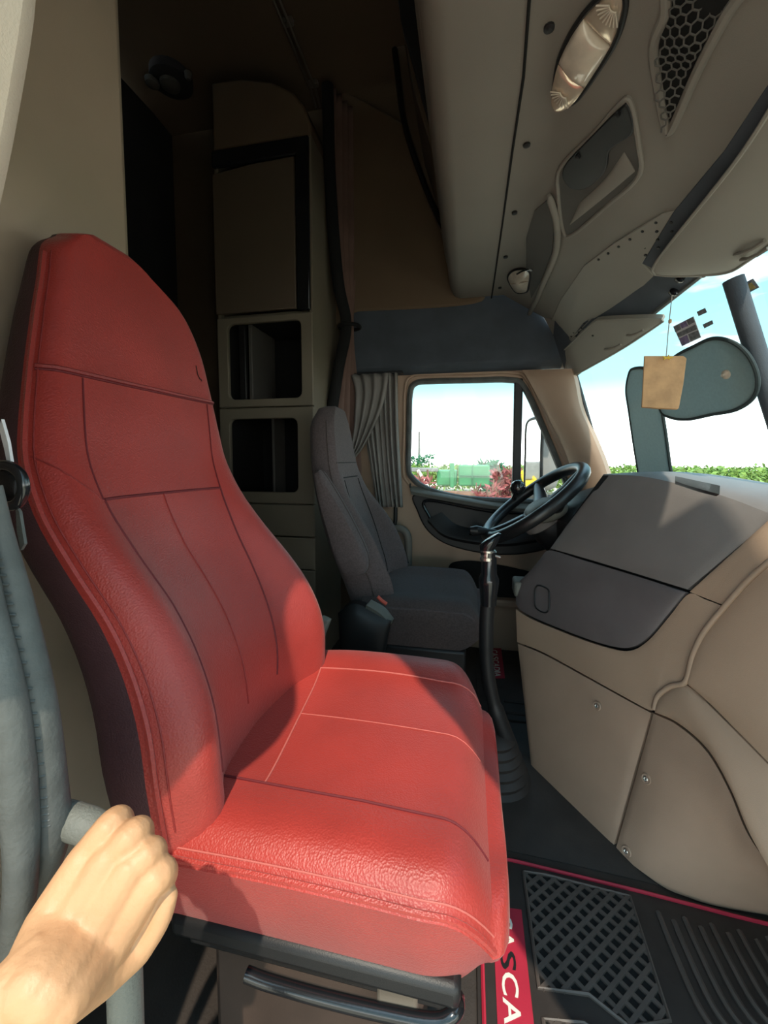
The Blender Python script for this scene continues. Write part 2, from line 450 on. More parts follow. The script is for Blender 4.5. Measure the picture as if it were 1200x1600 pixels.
# passenger side: A pillar widened into an unseen sun block; header, rear door frame corner
struct('trim_4_sun_block', join(plate([(0.40, 0.08, 0.72), (1.3, 0.08, 0.72), (1.3, 0.08, 0.95), (1.0, 0.08, 0.95), (0.9, 0.08, 1.5), (0.86, 0.08, 2.5), (-0.2, 0.08, 2.5), (-0.02, 0.08, 1.95), (0.19, 0.08, 1.37), (0.27, 0.08, 1.10), (0.34, 0.08, 0.90)], (0, 0.05, 0))), 'tan', bevel=0.015)  # plate enlarged out of view to keep sun off dash and mat
fr = [(-0.60, 0.0), (-0.43, 0.0), (-0.415, 0.80), (-0.355, 0.97), (-0.305, 1.06), (-0.268, 1.16), (-0.246, 1.22), (-0.228, 1.285), (-0.226, 1.36), (-0.245, 1.48), (-0.27, 1.65), (-0.24, 1.84), (-0.18, 1.92), (0.40, 1.93), (0.40, 2.02), (-0.60, 2.02)]
fr = fr[:1] + [(p.x, p.z) for p in cat([(x, 0, z) for x, z in fr[1:13]], 4)] + fr[13:]
struct('wall_right', join(plate([(x, 0.13, z) for x, z in fr], (0, 0.07, 0)), plate([(-0.90, 0.20, 0.0), (-0.43, 0.20, 0.0), (-0.43, 0.20, 0.65), (-0.415, 0.20, 1.0), (-0.40, 0.20, 1.35), (-0.3, 0.2, 1.95), (-0.9, 0.2, 1.95)], (0, 0.035, 0)), box(-1.78, -0.88, 0.16, 0.235, 0, 2.97), box(-0.9, 0.16, 0.13, 0.235, 1.93, 2.97)), 'beige', bevel=0.012)
# rubber seal that runs down the rear edge of the door frame: two bulbs
s1 = cat([(-0.4151,0.285,1.0068), (-0.4088,0.285,0.961), (-0.3951,0.285,0.8978), (-0.3788,0.285,0.8108), (-0.3727,0.285,0.7257), (-0.3724,0.285,0.6883), (-0.3813,0.285,0.6548), (-0.3942,0.285,0.6197)], 8)
s2 = cat([(-0.4008,0.26,0.9553), (-0.3919,0.26,0.9016), (-0.3764,0.26,0.8262), (-0.3718,0.26,0.7468), (-0.372,0.26,0.692), (-0.3807,0.26,0.6328), (-0.3983,0.26,0.5728), (-0.4103,0.26,0.4799)], 8)
seal = struct('trim_6', tube(s1, [interp(i / 56, [(0, 0.008), (0.3, 0.0135), (0.5, 0.0155), (0.72, 0.0165), (0.86, 0.014), (1, 0.005)]) for i in range(57)], 12), 'seal')
obj('seal_lip', tube(s2, [interp(i / 56, [(0, 0.012), (0.4, 0.0145), (0.6, 0.0125), (1, 0.011)]) for i in range(57)], 12), 'seal', seal)
for i in range(26):
    k = 10 + i
    if k < len(s1) - 1:
        c = s1[k]
        obj('seal_rib', tube([c + Vector((-0.005, -0.0145, 0.003)), c + Vector((0.005, -0.0152, 0.0)), c + Vector((0.012, -0.0095, -0.002))], 0.0012, 5), 'seal', seal)

# tall storage towers of the sleeper: driver side (in view), passenger side behind the red seat
tw = empty('storage_tower', (-0.96, 2.05, 0), 'tall beige cabinet tower behind the driver seat with two open cubbies', 'cabinet', 'sleeper storage towers')
X0, X1, YF, YB = -1.21, -0.718, 1.85, 2.245
b = []
b.append(box(X0, X0 + 0.02, YF + 0.001, YB, 0, 2.50)); b.append(box(X1 - 0.02, X1, YF + 0.001, YB, 0, 2.50))
b.append(box(X0 + 0.02, X1 - 0.02, YB - 0.02, YB, 0, 2.50))
b.append(box(X0 + 0.02, X1 - 0.02, YF + 0.02, YB - 0.02, 1.715, 1.735)); b.append(box(X0 + 0.02, X1 - 0.02, YF + 0.02, YB - 0.02, 1.275, 1.295)); b.append(box(X0 + 0.02, X1 - 0.02, YF + 0.02, YB - 0.02, 0.80, 0.82))
obj('carcass', join(*b), 'cab', tw, smooth=False, bevel=0.003)
for z0, z1 in ((0.822, 1.273), (1.297, 1.713)):  # black lining added to put shade inside the cubbies
    obj('cubby_shade_lining', join(box(X0 + 0.021, X1 - 0.021, YB - 0.03, YB - 0.021, z0, z1), box(X0 + 0.021, X0 + 0.03, YF + 0.03, YB - 0.03, z0, z1), box(X1 - 0.03, X1 - 0.021, YF + 0.03, YB - 0.03, z0, z1), box(X0 + 0.03, X1 - 0.03, YF + 0.03, YB - 0.03, z0, z0 + 0.006), box(X0 + 0.03, X1 - 0.03, YF + 0.03, YB - 0.03, z1 - 0.006, z1)), 'dark', tw, smooth=False)
# arched crown
cr_ = [(X0, 2.49), (X1, 2.49), (X1, 2.54), (-0.745, 2.62), (-0.80, 2.69), (-0.90, 2.75), (-1.05, 2.79), (X0, 2.80)]
obj('crown', plate([(x, YF - 0.005, z) for x, z in cr_], (0, 0.38, 0)), 'brown', tw, bevel=0.012)
def face(name, z0, z1, hx0, hx1, hz0, hz1, m='cab'):
    r = 0.03
    h = []
    for cx, cz, a0 in ((hx1 - r, hz1 - r, 0), (hx0 + r, hz1 - r, 90), (hx0 + r, hz0 + r, 180), (hx1 - r, hz0 + r, 270)):
        for k in range(5):
            a = math.radians(a0 + 22.5 * k); h.append((cx + r * math.cos(a), cz + r * math.sin(a)))
    return obj(name, wall_hole(X0, X1, z0, z1, h, YF - 0.012, YF + 0.01), m, tw, bevel=0.004)
face('cubby_frame', 1.288, 1.715, -1.155, -0.775, 1.325, 1.685)
face('cubby_frame', 0.820, 1.282, -1.155, -0.800, 0.875, 1.230)
obj('cubby_divider', box(-1.12, -1.085, YF + 0.03, YF + 0.05, 1.31, 1.70), 'black', tw, bevel=0.004)
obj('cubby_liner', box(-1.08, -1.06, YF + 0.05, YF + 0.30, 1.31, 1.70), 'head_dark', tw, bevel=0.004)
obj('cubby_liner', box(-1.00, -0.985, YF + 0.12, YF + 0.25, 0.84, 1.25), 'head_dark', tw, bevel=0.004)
for z0, z1 in ((0.66, 0.815), (0.50, 0.655), (0.10, 0.495)):
    d = obj('drawer', box(X0, X1, YF - 0.012, YF + 0.01, z0, z1), 'cab', tw, bevel=0.006)
obj('door_frame', join(box(-0.79, -0.725, YF - 0.02, YF + 0.0, 1.725, 2.42), box(X0, -0.725, YF - 0.02, YF + 0.0, 2.41, 2.485)), 'gloss', tw, bevel=0.006)
obj('cabinet_door', plate([(X0, YF - 0.018, 1.735), (-0.795, YF - 0.018, 1.735), (-0.795, YF - 0.018, 2.405), (-1.0, YF - 0.018, 2.40), (X0, YF - 0.018, 2.38)], (0, 0.016, 0)), 'cabdoor', tw, bevel=0.004)
tp = empty('storage_tower', (-0.98, 0.56, 0), 'tall beige cabinet tower directly behind the red seat', 'cabinet', 'sleeper storage towers')
obj('carcass', box(-1.30, -0.81, 0.25, 0.89, 0, 2.80), 'beige', tp, bevel=0.02)
obj('corner_post', tube([(-0.815, 0.36, 0.0), (-0.815, 0.36, 2.8)], 0.05, 18), 'beige', tp)
obj('front_groove', box(-0.812, -0.806, 0.56, 0.566, 0.2, 2.78), 'tan2', tp)

# sleeper details: dark bunk wall lamp and its pull
lm = empty('sleeper_lamp', (-1.5034,1.9249,2.92), 'small clear lamp on the dark sleeper roof', 'lamp')
obj('lamp_base', lathe([(0.10, 0.03), (0.10, -0.01), (0.08, -0.02), (0.0, -0.022)], (-1.4953,1.943,2.94), (0, 0, 1)), 'sleeper', lm)
for q_, r in (((-1.5772,1.9073,2.915), 0.035), ((-1.4968,1.9346,2.915), 0.05), ((-1.3763,1.9103,2.915), 0.018)):
    obj('lens', lathe([(r, 0.012), (r * 0.9, -0.01), (r * 0.5, -0.02), (0, -0.022)], q_, (0, 0, 1)), 'head_dark', lm)
hk = empty('wall_handle', (-1.735, 1.95, 1.95), 'curved dark pull on the sleeper back wall', 'handle')
obj('grip', tube(cat([(-1.735,2.4386,2.5408), (-1.715,2.4274,2.4855), (-1.715,2.4712,2.4605), (-1.735,2.5608,2.4749)], 6), 0.012, 8), 'gloss', hk)

# padded tan panel high on the driver side, sleeper dimness put into its colour
bp_ = [(-0.5923,2.19,1.8301), (0.0132,2.19,1.8249), (0.0495,2.19,1.9289), (0.0294,2.19,2.2099), (-0.0329,2.19,2.4012), (-0.1231,2.19,2.5355), (-0.2529,2.19,2.6615), (-0.4182,2.19,2.7949), (-0.639,2.19,2.9403), (-0.7436,2.19,2.9896), (-0.7548,2.19,1.8417)]
struct('trim_7', plate(cat(bp_, 6, True), (0, 0.055, 0)), 'brown', bevel=0.02, seg=3)
# dark overhead cabinet at the front of the raised roof
oc = empty('overhead_cabinet', (0.04, 1.25, 1.95), 'dark overhead storage cabinet with open bays in the front of the raised roof', 'cabinet')
prof_ = [(-0.10, 1.96), (0.15, 1.96), (0.15, 2.96), (-0.36, 2.96), (-0.31, 2.60), (-0.20, 2.28), (-0.11, 2.08)]
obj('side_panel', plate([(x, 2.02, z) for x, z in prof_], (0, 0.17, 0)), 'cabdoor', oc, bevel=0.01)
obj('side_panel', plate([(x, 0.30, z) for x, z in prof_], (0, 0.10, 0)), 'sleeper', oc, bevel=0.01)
obj('back_panel', box(0.10, 0.15, 0.4, 2.02, 1.96, 2.96), 'head_dark', oc, smooth=False)
obj('bottom_lip', loft([[(-0.13, y, 2.02), (-0.11, y, 1.93), (0.1, y, 1.93), (0.1, y, 2.0), (-0.05, y, 2.02)] for y in (0.4, 1.2, 2.02)]), 'head', oc, bevel=0.01)
for y in (0.9, 1.55):
    obj('divider', plate([(x, y, z) for x, z in ((-0.09, 2.0), (0.10, 2.0), (0.10, 2.9), (-0.30, 2.9), (-0.26, 2.60), (-0.17, 2.28))], (0, 0.03, 0)), 'sleeper', oc, bevel=0.006)
obj('edge_strip', tube(cat([(-0.365, 2.015, 2.94), (-0.315, 2.015, 2.60), (-0.205, 2.015, 2.28), (-0.115, 2.015, 2.08), (-0.10, 2.015, 1.98)], 6), 0.014, 8), 'gloss', oc)
obj('door_flap', plate([(-0.30, 1.60, 2.85), (-0.22, 1.60, 2.40), (-0.12, 1.60, 2.08), (-0.12, 2.0, 2.08), (-0.22, 2.0, 2.40), (-0.30, 2.0, 2.85)], (0.02, 0, 0.004)), 'cabdoor', oc, bevel=0.006)

# curtain rail across the roof
rl = empty('curtain_rail', (-0.80, 1.25, 2.90), 'double metal curtain rail across the sleeper roof', 'rail')
for dx in (-0.012, 0.012):
    obj('rail_bar', tube([(-0.80 + dx, 0.45, 2.925), (-0.80 + dx, 1.2, 2.925), (-0.80 + dx, 2.10, 2.91), (-0.80 + dx, 2.17, 2.88)], 0.006, 8), 'rail', rl)
for y in (0.6, 1.2, 1.8, 2.1):
    obj('rail_bracket', box(-0.825, -0.775, y - 0.012, y + 0.012, 2.925, 2.95), 'rail', rl, bevel=0.003)

# curtains: cloth sheets folded in plan
def curtain(top, bot, nf, amp, z0, z1, waist=None, rows=24):
    (ax, ay), (bx, by) = top; (cx, cy), (dx, dy) = bot
    R = []
    for j in range(rows + 1):
        v = j / rows; row = []
        for i in range(nf * 8 + 1):
            u = i / (nf * 8)
            x = (ax + (bx - ax) * u) * (1 - v) + (cx + (dx - cx) * u) * v
            y = (ay + (by - ay) * u) * (1 - v) + (cy + (dy - cy) * u) * v
            k = 1.0
            if waist:
                g = math.exp(-((v - waist[0]) / waist[1]) ** 2)
                mx_, my_ = (waist[2], waist[3])
                x = x * (1 - g * 0.75) + mx_ * g * 0.75; y = y * (1 - g * 0.75) + my_ * g * 0.75; k = 1 - 0.6 * g
            a = amp * k * math.sin(u * nf * 2 * math.pi + 1.3 * v)
            px_, py_ = (by - ay), -(bx - ax); q = math.hypot(px_, py_)
            row.append((x + px_ / q * a, y + py_ / q * a, z1 + (z0 - z1) * v))
        R.append(row)
    return loft(R, False, False)
ct = empty('sleeper_curtain', (-0.70, 2.15, 1.0), 'brown sleeper curtain gathered and tied beside the cabinet tower', 'curtain')
obj('cloth', curtain(((-0.69, 2.06), (-0.62, 2.215)), ((-0.70, 2.06), (-0.60, 2.215)), 4, 0.020, 0.85, 2.86, (0.56, 0.14, -0.62, 2.15), 40), 'curt2', ct, solid=0.003)
obj('black_edge', tube(cat([(-0.70, 2.03, 2.85), (-0.69, 2.03, 2.4), (-0.665, 2.06, 1.95), (-0.64, 2.12, 1.74), (-0.665, 2.06, 1.5), (-0.70, 2.03, 1.2), (-0.70, 2.03, 0.86)], 6), 0.03, 10), 'dark', ct)
obj('tie_band', tube([Vector((-0.63 + 0.055 * math.cos(a * math.pi / 8), 2.145 + 0.055 * math.sin(a * math.pi / 8), 1.735)) for a in range(16)], 0.010, 8, closed=True), 'dark', ct)
wc = empty('window_curtain', (-0.47, 2.18, 0.85), 'grey curtain bunched at the rear edge of the driver door window', 'curtain')
R = []
fr_ = [0, .07, .12, .2, .27, .33, .42, .5, .55, .64, .72, .78, .86, .93, 1]
for j in range(31):
    v = j / 30; row = []
    for i in range(len(fr_) * 4 - 3):
        k = i / 4; u = fr_[int(k)] + (fr_[min(int(k) + 1, len(fr_) - 1)] - fr_[int(k)]) * (k - int(k))
        x = (-0.635 + 0.265 * u) * (1 - v) + (-0.49 + 0.135 * u) * v
        a_ = (0.014 + 0.006 * math.sin(u * 9)) * math.sin(math.pi * k + 0.9 * v * math.sin(u * 7))
        row.append((x + 0.01 * math.sin(3 * v + u * 4), 2.185 + a_, 1.492 - 0.717 * v))
    R.append(row)
obj('cloth', loft(R, False, False), 'curt', wc, solid=0.003, sharp=0)
R = []
for a_, b_ in (((-0.625, 2.165, 1.485), (-0.42, 2.175, 1.49)), ((-0.60, 2.155, 1.40), (-0.43, 2.16, 1.40)), ((-0.60, 2.15, 1.30), (-0.455, 2.15, 1.30)), ((-0.605, 2.145, 1.20), (-0.50, 2.15, 1.20)), ((-0.62, 2.145, 1.10), (-0.555, 2.15, 1.10)), ((-0.64, 2.15, 1.02), (-0.62, 2.15, 1.02))):
    R.append([Vector(a_).lerp(Vector(b_), k / 32) + Vector((0, -0.011 * math.sin(k / 32 * math.pi * 7) - 0.01, 0)) for k in range(33)])
rows_ = [cat([r[k] for r in R], 4) for k in range(33)]
obj('swept_fold', loft(rows_, False, False), 'curt', wc, solid=0.003, sharp=0)
obj('track', box(-0.66, -0.35, 2.185, 2.22, 1.49, 1.505), 'black', wc, bevel=0.003)
# ================================================================== overhead console
def hdr(y):
    t = (abs(y - 1.25) / 0.85) ** 2
    return 0.664 - 0.17 * t, 1.59 - 0.14 * t
def zc(x, y):
    hx, hz = hdr(y)
    return interp(x, [(-0.05, 1.85), (0.16, 1.85), (0.38, 1.71), (0.42, 1.69), (max(hx, 0.44), hz), (1.2, hz - 0.3)])
con = empty('overhead_console', (0.25, 1.25, 1.95), 'grey moulded overhead console across the cab roof above the windshield', 'console')
rings = []
for i in range(25):
    y = 0.29 + 1.89 * i / 24
    hx, hz = hdr(y)
    r = [(-0.115, y, 2.02), (-0.110, y, 1.93), (-0.10, y, 1.89), (-0.08, y, 1.862), (-0.05, y, 1.85), (0.05, y, 1.85), (0.16, y, 1.85), (0.20, y, zc(0.20, y)), (0.27, y, zc(0.27, y)), (0.34, y, zc(0.34, y)), (0.375, y, zc(0.375, y) + 0.001), (0.40, y, zc(0.40, y) - 0.002), (0.43, y, zc(0.43, y))]
    for k in (0.3, 0.65, 1.0):
        x = 0.44 + (max(hx, 0.45) - 0.44) * k; r.append((x, y, zc(x, y)))
    x = max(hx, 0.45)
    r += [(x + 0.02, y, hz + 0.01), (x + 0.02, y, hz + 0.06), (0.2, y, 2.02)]
    rings.append(r)
obj('shell', loft(rings), 'head', con, sharp=60)
def onS(pts, o=0.0): return [Vector(p) - Vector((0, 0, o)) for p in pts]
NS = Vector((-0.5, -0.1, -0.86)).normalized()
obj('seam_line', tube([(0.0918,0.7851,1.8481), (0.1034,0.9769,1.8484), (0.102,1.2013,1.8483), (0.1031,1.5357,1.8482), (0.1027,2.0049,1.848), (0.0996,2.4249,1.8481)], 0.0035, 6), 'dark', con)
for p, r in (((0.1363,1.177,1.8471), 0.009), ((0.1374,1.4766,1.847), 0.009), ((0.1344,1.7785,1.847), 0.009), ((0.1336,2.0808,1.8472), 0.008), ((0.1379,0.8821,1.8475), 0.010)):
    obj('screw', lathe([(r, -0.004), (r, 0.002), (r * 0.6, 0.004), (0, 0.004)], p, (0, 0, -1), 12), 'black', con)
# pocket with its flap
rimp = cat([(0.2277,1.2132,1.8032), (0.2682,1.0764,1.7772), (0.2944,0.9778,1.761), (0.3098,0.9624,1.751), (0.3555,1.0424,1.7218), (0.3861,1.1236,1.7034), (0.3595,1.258,1.7194), (0.3146,1.4513,1.7478), (0.2867,1.4571,1.7656), (0.2397,1.3037,1.7954)], 5, True)
obj('pocket_shade', plate(rimp, NS * -0.02), 'head_dark', con)  # flush dark plate, recess shade put into its colour
obj('pocket_rim', tube(rimp, 0.006, 8, closed=True), 'head', con)
fl = [(0.2307,1.1956,1.7911), (0.2654,1.065,1.7693), (0.2937,0.9744,1.7509), (0.3078,0.9659,1.742), (0.3323,1.0134,1.7265), (0.3178,1.054,1.7357), (0.3077,1.0908,1.7423), (0.3169,1.1439,1.7361), (0.3048,1.207,1.7441), (0.2829,1.2459,1.7581), (0.2509,1.2505,1.7783)]
fp = obj('pocket_flap', plate(cat(fl, 4, True), NS * -0.012), 'black', con, bevel=0.003)
for p in ((0.2928,0.9863,1.7479), (0.2515,1.1377,1.7739)):
    obj('screw', lathe([(0.006, -0.004), (0.006, 0.002), (0.0, 0.003)], p, NS, 10), 'black', fp)
obj('pocket_ledge', patch([(0.2965,1.4145,1.7573), (0.3405,1.2486,1.7294), (0.3737,1.1127,1.708)], [(0.2971,1.3035,1.7569), (0.3268,1.1773,1.7382), (0.3375,1.0772,1.7314)], NS, 0.004, 0.01), 'head', con)
# net storage bay
bay = [(0.3803,0.9742,1.7063), (0.3369,0.9043,1.7337), (0.3065,0.8461,1.7528), (0.3031,0.7955,1.7551), (0.2925,0.7462,1.7623), (0.3806,0.6969,1.7063), (0.3763,0.7591,1.7087), (0.3804,0.856,1.7063), (0.3931,0.9764,1.6998)]
bayc = cat(bay, 5, True)
obj('net_bay_shade', plate(bayc, NS * -0.03), 'dark', con)  # dark plate on the surface in place of the bay's shaded depth
obj('net_bay_rim', tube(bayc, 0.009, 8, closed=True), 'head', con)
# hex net, knotted cords
ctr = sum((Vector(p) for p in bayc), Vector()) / len(bayc)
e1 = (Vector(bay[5]) - Vector(bay[0])); e1 = (e1 - NS * e1.dot(NS)).normalized(); e2 = NS.cross(e1)
poly = [((Vector(p) - ctr).dot(e1) * 0.92, (Vector(p) - ctr).dot(e2) * 0.86) for p in bayc]
def inside(x, y, poly):
    c = False; j = len(poly) - 1
    for i in range(len(poly)):
        (xi, yi), (xj, yj) = poly[i], poly[j]
        if (yi > y) != (yj > y) and x < (xj - xi) * (y - yi) / (yj - yi) + xi: c = not c
        j = i
    return c
segs = []
s = 0.0092
for a in range(-24, 25):
    for b_ in range(-20, 21):
        cx, cy = a * s * math.sqrt(3) + (b_ % 2) * s * math.sqrt(3) / 2, b_ * s * 1.5
        for k in range(3):
            t0, t1 = math.radians(30 + 60 * k), math.radians(90 + 60 * k)
            p0 = (cx + s * math.cos(t0), cy + s * math.sin(t0)); p1 = (cx + s * math.cos(t1), cy + s * math.sin(t1))
            if inside(*p0, poly) and inside(*p1, poly):
                q = [ctr + e1 * p[0] + e2 * p[1] + NS * (0.010 + 0.006 * math.sin(p[0] * 60) * math.cos(p[1] * 50)) for p in (p0, p1)]
                segs.append(tube(q, 0.0016, 5))
net = obj('net', join(*segs), 'recess' if False else 'head_dark', con); net['kind'] = 'stuff'
# small pocket lip beside the reading lamp
obj('lamp_recess_lip', tube(cat([(0.2188,1.3228,1.8008), (0.2612,1.4267,1.7717), (0.2871,1.5766,1.7532), (0.2888,1.8107,1.7521), (0.291,2.018,1.7529), (0.2849,2.2188,1.7587)], 6), [0.006] + [0.011] * 29 + [0.008], 10), 'head', con)
obj('lamp_recess_shade', plate([(0.2207,1.3538,1.8065), (0.2572,1.4472,1.7832), (0.2799,1.6079,1.7688), (0.282,1.8468,1.7675), (0.2715,2.0406,1.7741), (0.2214,1.8344,1.8061), (0.1906,1.6018,1.8256), (0.1944,1.436,1.8234)], NS * -0.01), 'head_dark', con)  # dark patch painted for the shade of the hollow by the lamp
# long panel with the two perforated grilles
pan = [(0.3823,2.1632,1.7029), (0.3724,1.916,1.709), (0.3823,1.5854,1.703), (0.4216,1.3992,1.6834), (0.4791,1.2185,1.6601), (0.4963,1.2036,1.6528), (0.5185,1.4529,1.6389), (0.5844,1.5018,1.6036), (0.6128,1.434,1.5973), (0.6205,1.4826,1.5886), (0.5937,1.6006,1.5843), (0.5798,1.7127,1.5675), (0.4876,1.863,1.6092), (0.4513,2.1047,1.5797), (0.4203,2.2821,1.6812)]
obj('console_panel', plate(pan, NS * -0.008), 'head2', con, bevel=0.002)
dots = []
def grille(a, b_, c, nu, nv):
    a, b_, c = Vector(a), Vector(b_), Vector(c)
    for i in range(nu):
        for j in range(nv):
            dots.append(lathe([(0.0042, -0.002), (0.0042, 0.0012), (0.002, 0.0016), (0, 0.0012)], a + (b_ - a) * (i / (nu - 1)) + (c - a) * (j / (nv - 1)), NS, 8))
grille((0.4088,1.511,1.6877), (0.478,1.2561,1.6586), (0.4952,1.4543,1.6475), 6, 4)
grille((0.4053,2.145,1.6895), (0.461,1.9247,1.626), (0.4418,2.1038,1.6094), 6, 5)
g = obj('grille_hole', join(*dots), 'black', con); g['kind'] = 'stuff'
# blue-grey channel between console lip and visors
obj('visor_channel', plate([(0.4732,0.8097,1.6494), (0.5137,0.8724,1.6295), (0.5664,1.1772,1.6252), (0.561,1.4634,1.6205), (0.5195,1.4557,1.6401), (0.4975,1.2066,1.6543), (0.4942,0.9921,1.6497)], NS * -0.006), 'blue', con, bevel=0.002)
# header strip over the windshield with clips
hs0, hs1 = [], []
for i in range(21):
    y = 0.32 + 1.86 * i / 20; hx, hz = hdr(y); hx = max(hx, 0.45)
    hs0.append((hx - 0.085, y, zc(hx - 0.085, y) - 0.006)); hs1.append((hx + 0.012, y, hz - 0.008))
obj('header_strip', patch(hs0, hs1, (0, 0, -1), 0.004, 0.012, n=30, m=5), 'blue', con)
for p in ((0.6241,1.4502,1.5825), (0.6364,1.5171,1.5676), (0.659,1.3972,1.5718)):
    obj('visor_clip', lathe([(0.013, -0.006), (0.013, 0.004), (0.008, 0.008), (0, 0.008)], p, NS, 14), 'gloss', con)

# ceiling edge and reading lamps
dl = empty('dome_light', (0.2115,0.8919,1.8074), 'long clear three section dome lamp in the overhead console', 'lamp')
ol = [(0.1719,1.0103,1.8386), (0.1844,1.0322,1.8305), (0.2032,1.0312,1.8185), (0.2214,1.0014,1.8073), (0.2393,0.9295,1.7956), (0.2508,0.8674,1.7884), (0.2492,0.819,1.7894), (0.2409,0.7952,1.7949), (0.2249,0.7885,1.805), (0.2024,0.8207,1.819), (0.1815,0.8731,1.8325), (0.1684,0.9416,1.8407)]
oc_ = cat(ol, 4, True)
cc = sum(oc_, Vector()) / len(oc_)
obj('bezel', tube(oc_, 0.005, 8, closed=True), 'black', dl)
def dome(o, h, rings_=6):
    c = sum(o, Vector()) / len(o); R = []
    for k in range(rings_):
        t = k / rings_; R.append([p.lerp(c, t) + NS * h * math.sin(t * math.pi / 2 + 0.0) for p in o])
    V, F = loft(R, True, False); V.append(tuple(c + NS * h)); n = len(o); b0 = (rings_ - 1) * n
    F += [(b0 + i, b0 + (i + 1) % n, len(V) - 1) for i in range(n)]
    return V, F
def clip_part(v0, v1):
    ax = (Vector(ol[7]) - Vector(ol[0])); L_ = ax.length; ax.normalize()
    o = [p for p in oc_]
    q = []
    for p in o:
        t = (p - Vector(ol[0])).dot(ax) / L_
        tc_ = min(max(t, v0), v1)
        q.append(p + ax * (tc_ - t) * L_)
    # pull clamped points towards the axis so that they stay inside the outline
    return q
for v0, v1, m_, h in ((-0.2, 0.27, 'lens2', 0.010), (0.28, 0.66, 'lens', 0.020), (0.67, 1.2, 'lens2', 0.012)):
    sec = []
    ax = (Vector(ol[7]) - Vector(ol[0])); L_ = ax.length; ax.normalize(); sd = ax.cross(NS)
    ts = [(p - Vector(ol[0])).dot(ax) / L_ for p in oc_]; ss = [(p - Vector(ol[0])).dot(sd) for p in oc_]
    lo, hi = max(v0, min(ts)), min(v1, max(ts)); K = 14; up_, dn_ = [], []
    for k in range(K + 1):
        t = lo + (hi - lo) * k / K; xs = []
        for i in range(len(ts)):
            j = (i + 1) % len(ts)
            if (ts[i] - t) * (ts[j] - t) <= 0 and ts[i] != ts[j]:
                w = (t - ts[i]) / (ts[j] - ts[i]); xs.append(ss[i] + (ss[j] - ss[i]) * w)
        if xs:
            base = Vector(ol[0]) + ax * t * L_; base = base - NS * (base - cc).dot(NS)
            up_.append(base + sd * (min(xs) * 0.96 + max(xs) * 0.04)); dn_.append(base + sd * (max(xs) * 0.96 + min(xs) * 0.04))
    A_ = [p + NS * 0.004 for p in up_]; B_ = [p + NS * 0.004 for p in dn_]
    ln = obj('lens' if m_ == 'lens' else 'spot_lens', patch(A_, B_, NS, h, 0.006, n=20, m=10, sm=False), m_, dl)
    if m_ == 'lens2':
        mid = sum(A_ + B_, Vector()) / len(A_ + B_); s0_ = 1 if v0 < 0 else -1
        src = mid + ax * (0.020 if v0 < 0 else 0.024)
        for k in range(9):
            an = math.radians(-48 + 12 * k)
            d_ = -ax * math.cos(an) + sd * math.sin(an)
            obj('rib', tube([src + d_ * 0.010 + NS * (h + 0.003), src + d_ * 0.034 + NS * (h + 0.002)], 0.0016, 5), 'lens', ln)
rl2 = empty('reading_lamp', (0.2076,1.9337,1.8097), 'small round clear lamp in the console near the driver side', 'lamp')
q = cat([(0.1627,1.9812,1.8443), (0.1708,1.8945,1.8393), (0.2052,1.8278,1.8174), (0.2354,1.825,1.7982), (0.2458,1.9367,1.7915), (0.2445,2.0087,1.7925), (0.2054,2.0643,1.8173)], 5, True)
obj('bezel', tube(q, 0.005, 8, closed=True), 'black', rl2)
obj('lens', dome([p + NS * 0.002 for p in q], 0.02), 'lens', rl2)
obj('rib', tube([(0.1731,1.968,1.8157), (0.231,1.8637,1.7789)], 0.003, 6), 'lens2', rl2)
obj('lever', tube(cat([(0.1886,1.8593,1.812), (0.2092,1.7749,1.7887), (0.2369,1.7632,1.7811)], 5), 0.004, 6), 'gloss', rl2)

# visors
def visor(outl, label, clips):
    A_, B_ = outl
    v = empty('sun_visor', A_[0], label, 'visor', 'sun visors')
    n = Vector((-0.45, -0.1, -0.88)).normalized()
    obj('visor_pad', patch(A_, B_, n, 0.010, 0.018, n=40, m=14), 'head2', v, bevel=0.004)
    P = resamp(cat(A_, 8), 30) + list(reversed(resamp(cat(B_, 8), 30)))
    obj('hem', tube(P, 0.0045, 6, closed=True), 'head2', v)
    for a, b_ in clips:
        a, b_ = Vector(a), Vector(b_)
        cl = obj('label_clip', tube([a, a.lerp(b_, 0.3) + n * 0.007, a.lerp(b_, 0.7) + n * 0.007, b_], 0.005, 6), 'head', v)
    return v
visor(([(0.4785,0.8052,1.6141), (0.5031,0.9642,1.6123), (0.521,1.2228,1.6137), (0.5287,1.3648,1.6089), (0.5357,1.4201,1.6038)], [(0.6721,1.0324,1.5355), (0.6871,1.1402,1.5384), (0.6927,1.2611,1.5391), (0.6801,1.3331,1.5441), (0.6015,1.4066,1.5754), (0.5508,1.4355,1.5959)]), 'large grey passenger sun visor at the right edge of the roof', [((0.6507,1.23,1.5476), (0.6655,1.1459,1.5379)), ((0.6713,1.2407,1.5381), (0.6843,1.1655,1.5284))])
visor(([(0.4238,2.5785,1.5715), (0.4461,2.117,1.5596), (0.4853,1.8516,1.5853), (0.5122,1.7797,1.5753), (0.597,1.6691,1.5381), (0.6486,1.6221,1.5191)], [(0.4302,2.3726,1.4792), (0.479,2.1204,1.4336), (0.5464,1.9659,1.4547), (0.6025,1.8345,1.4798), (0.6375,1.7168,1.5002), (0.6566,1.631,1.5128)]), 'folded grey driver sun visor above the far half of the windshield', [((0.5473,1.8872,1.4888), (0.5831,1.8121,1.4873)), ((0.5868,1.7579,1.506), (0.6182,1.6941,1.5038))])

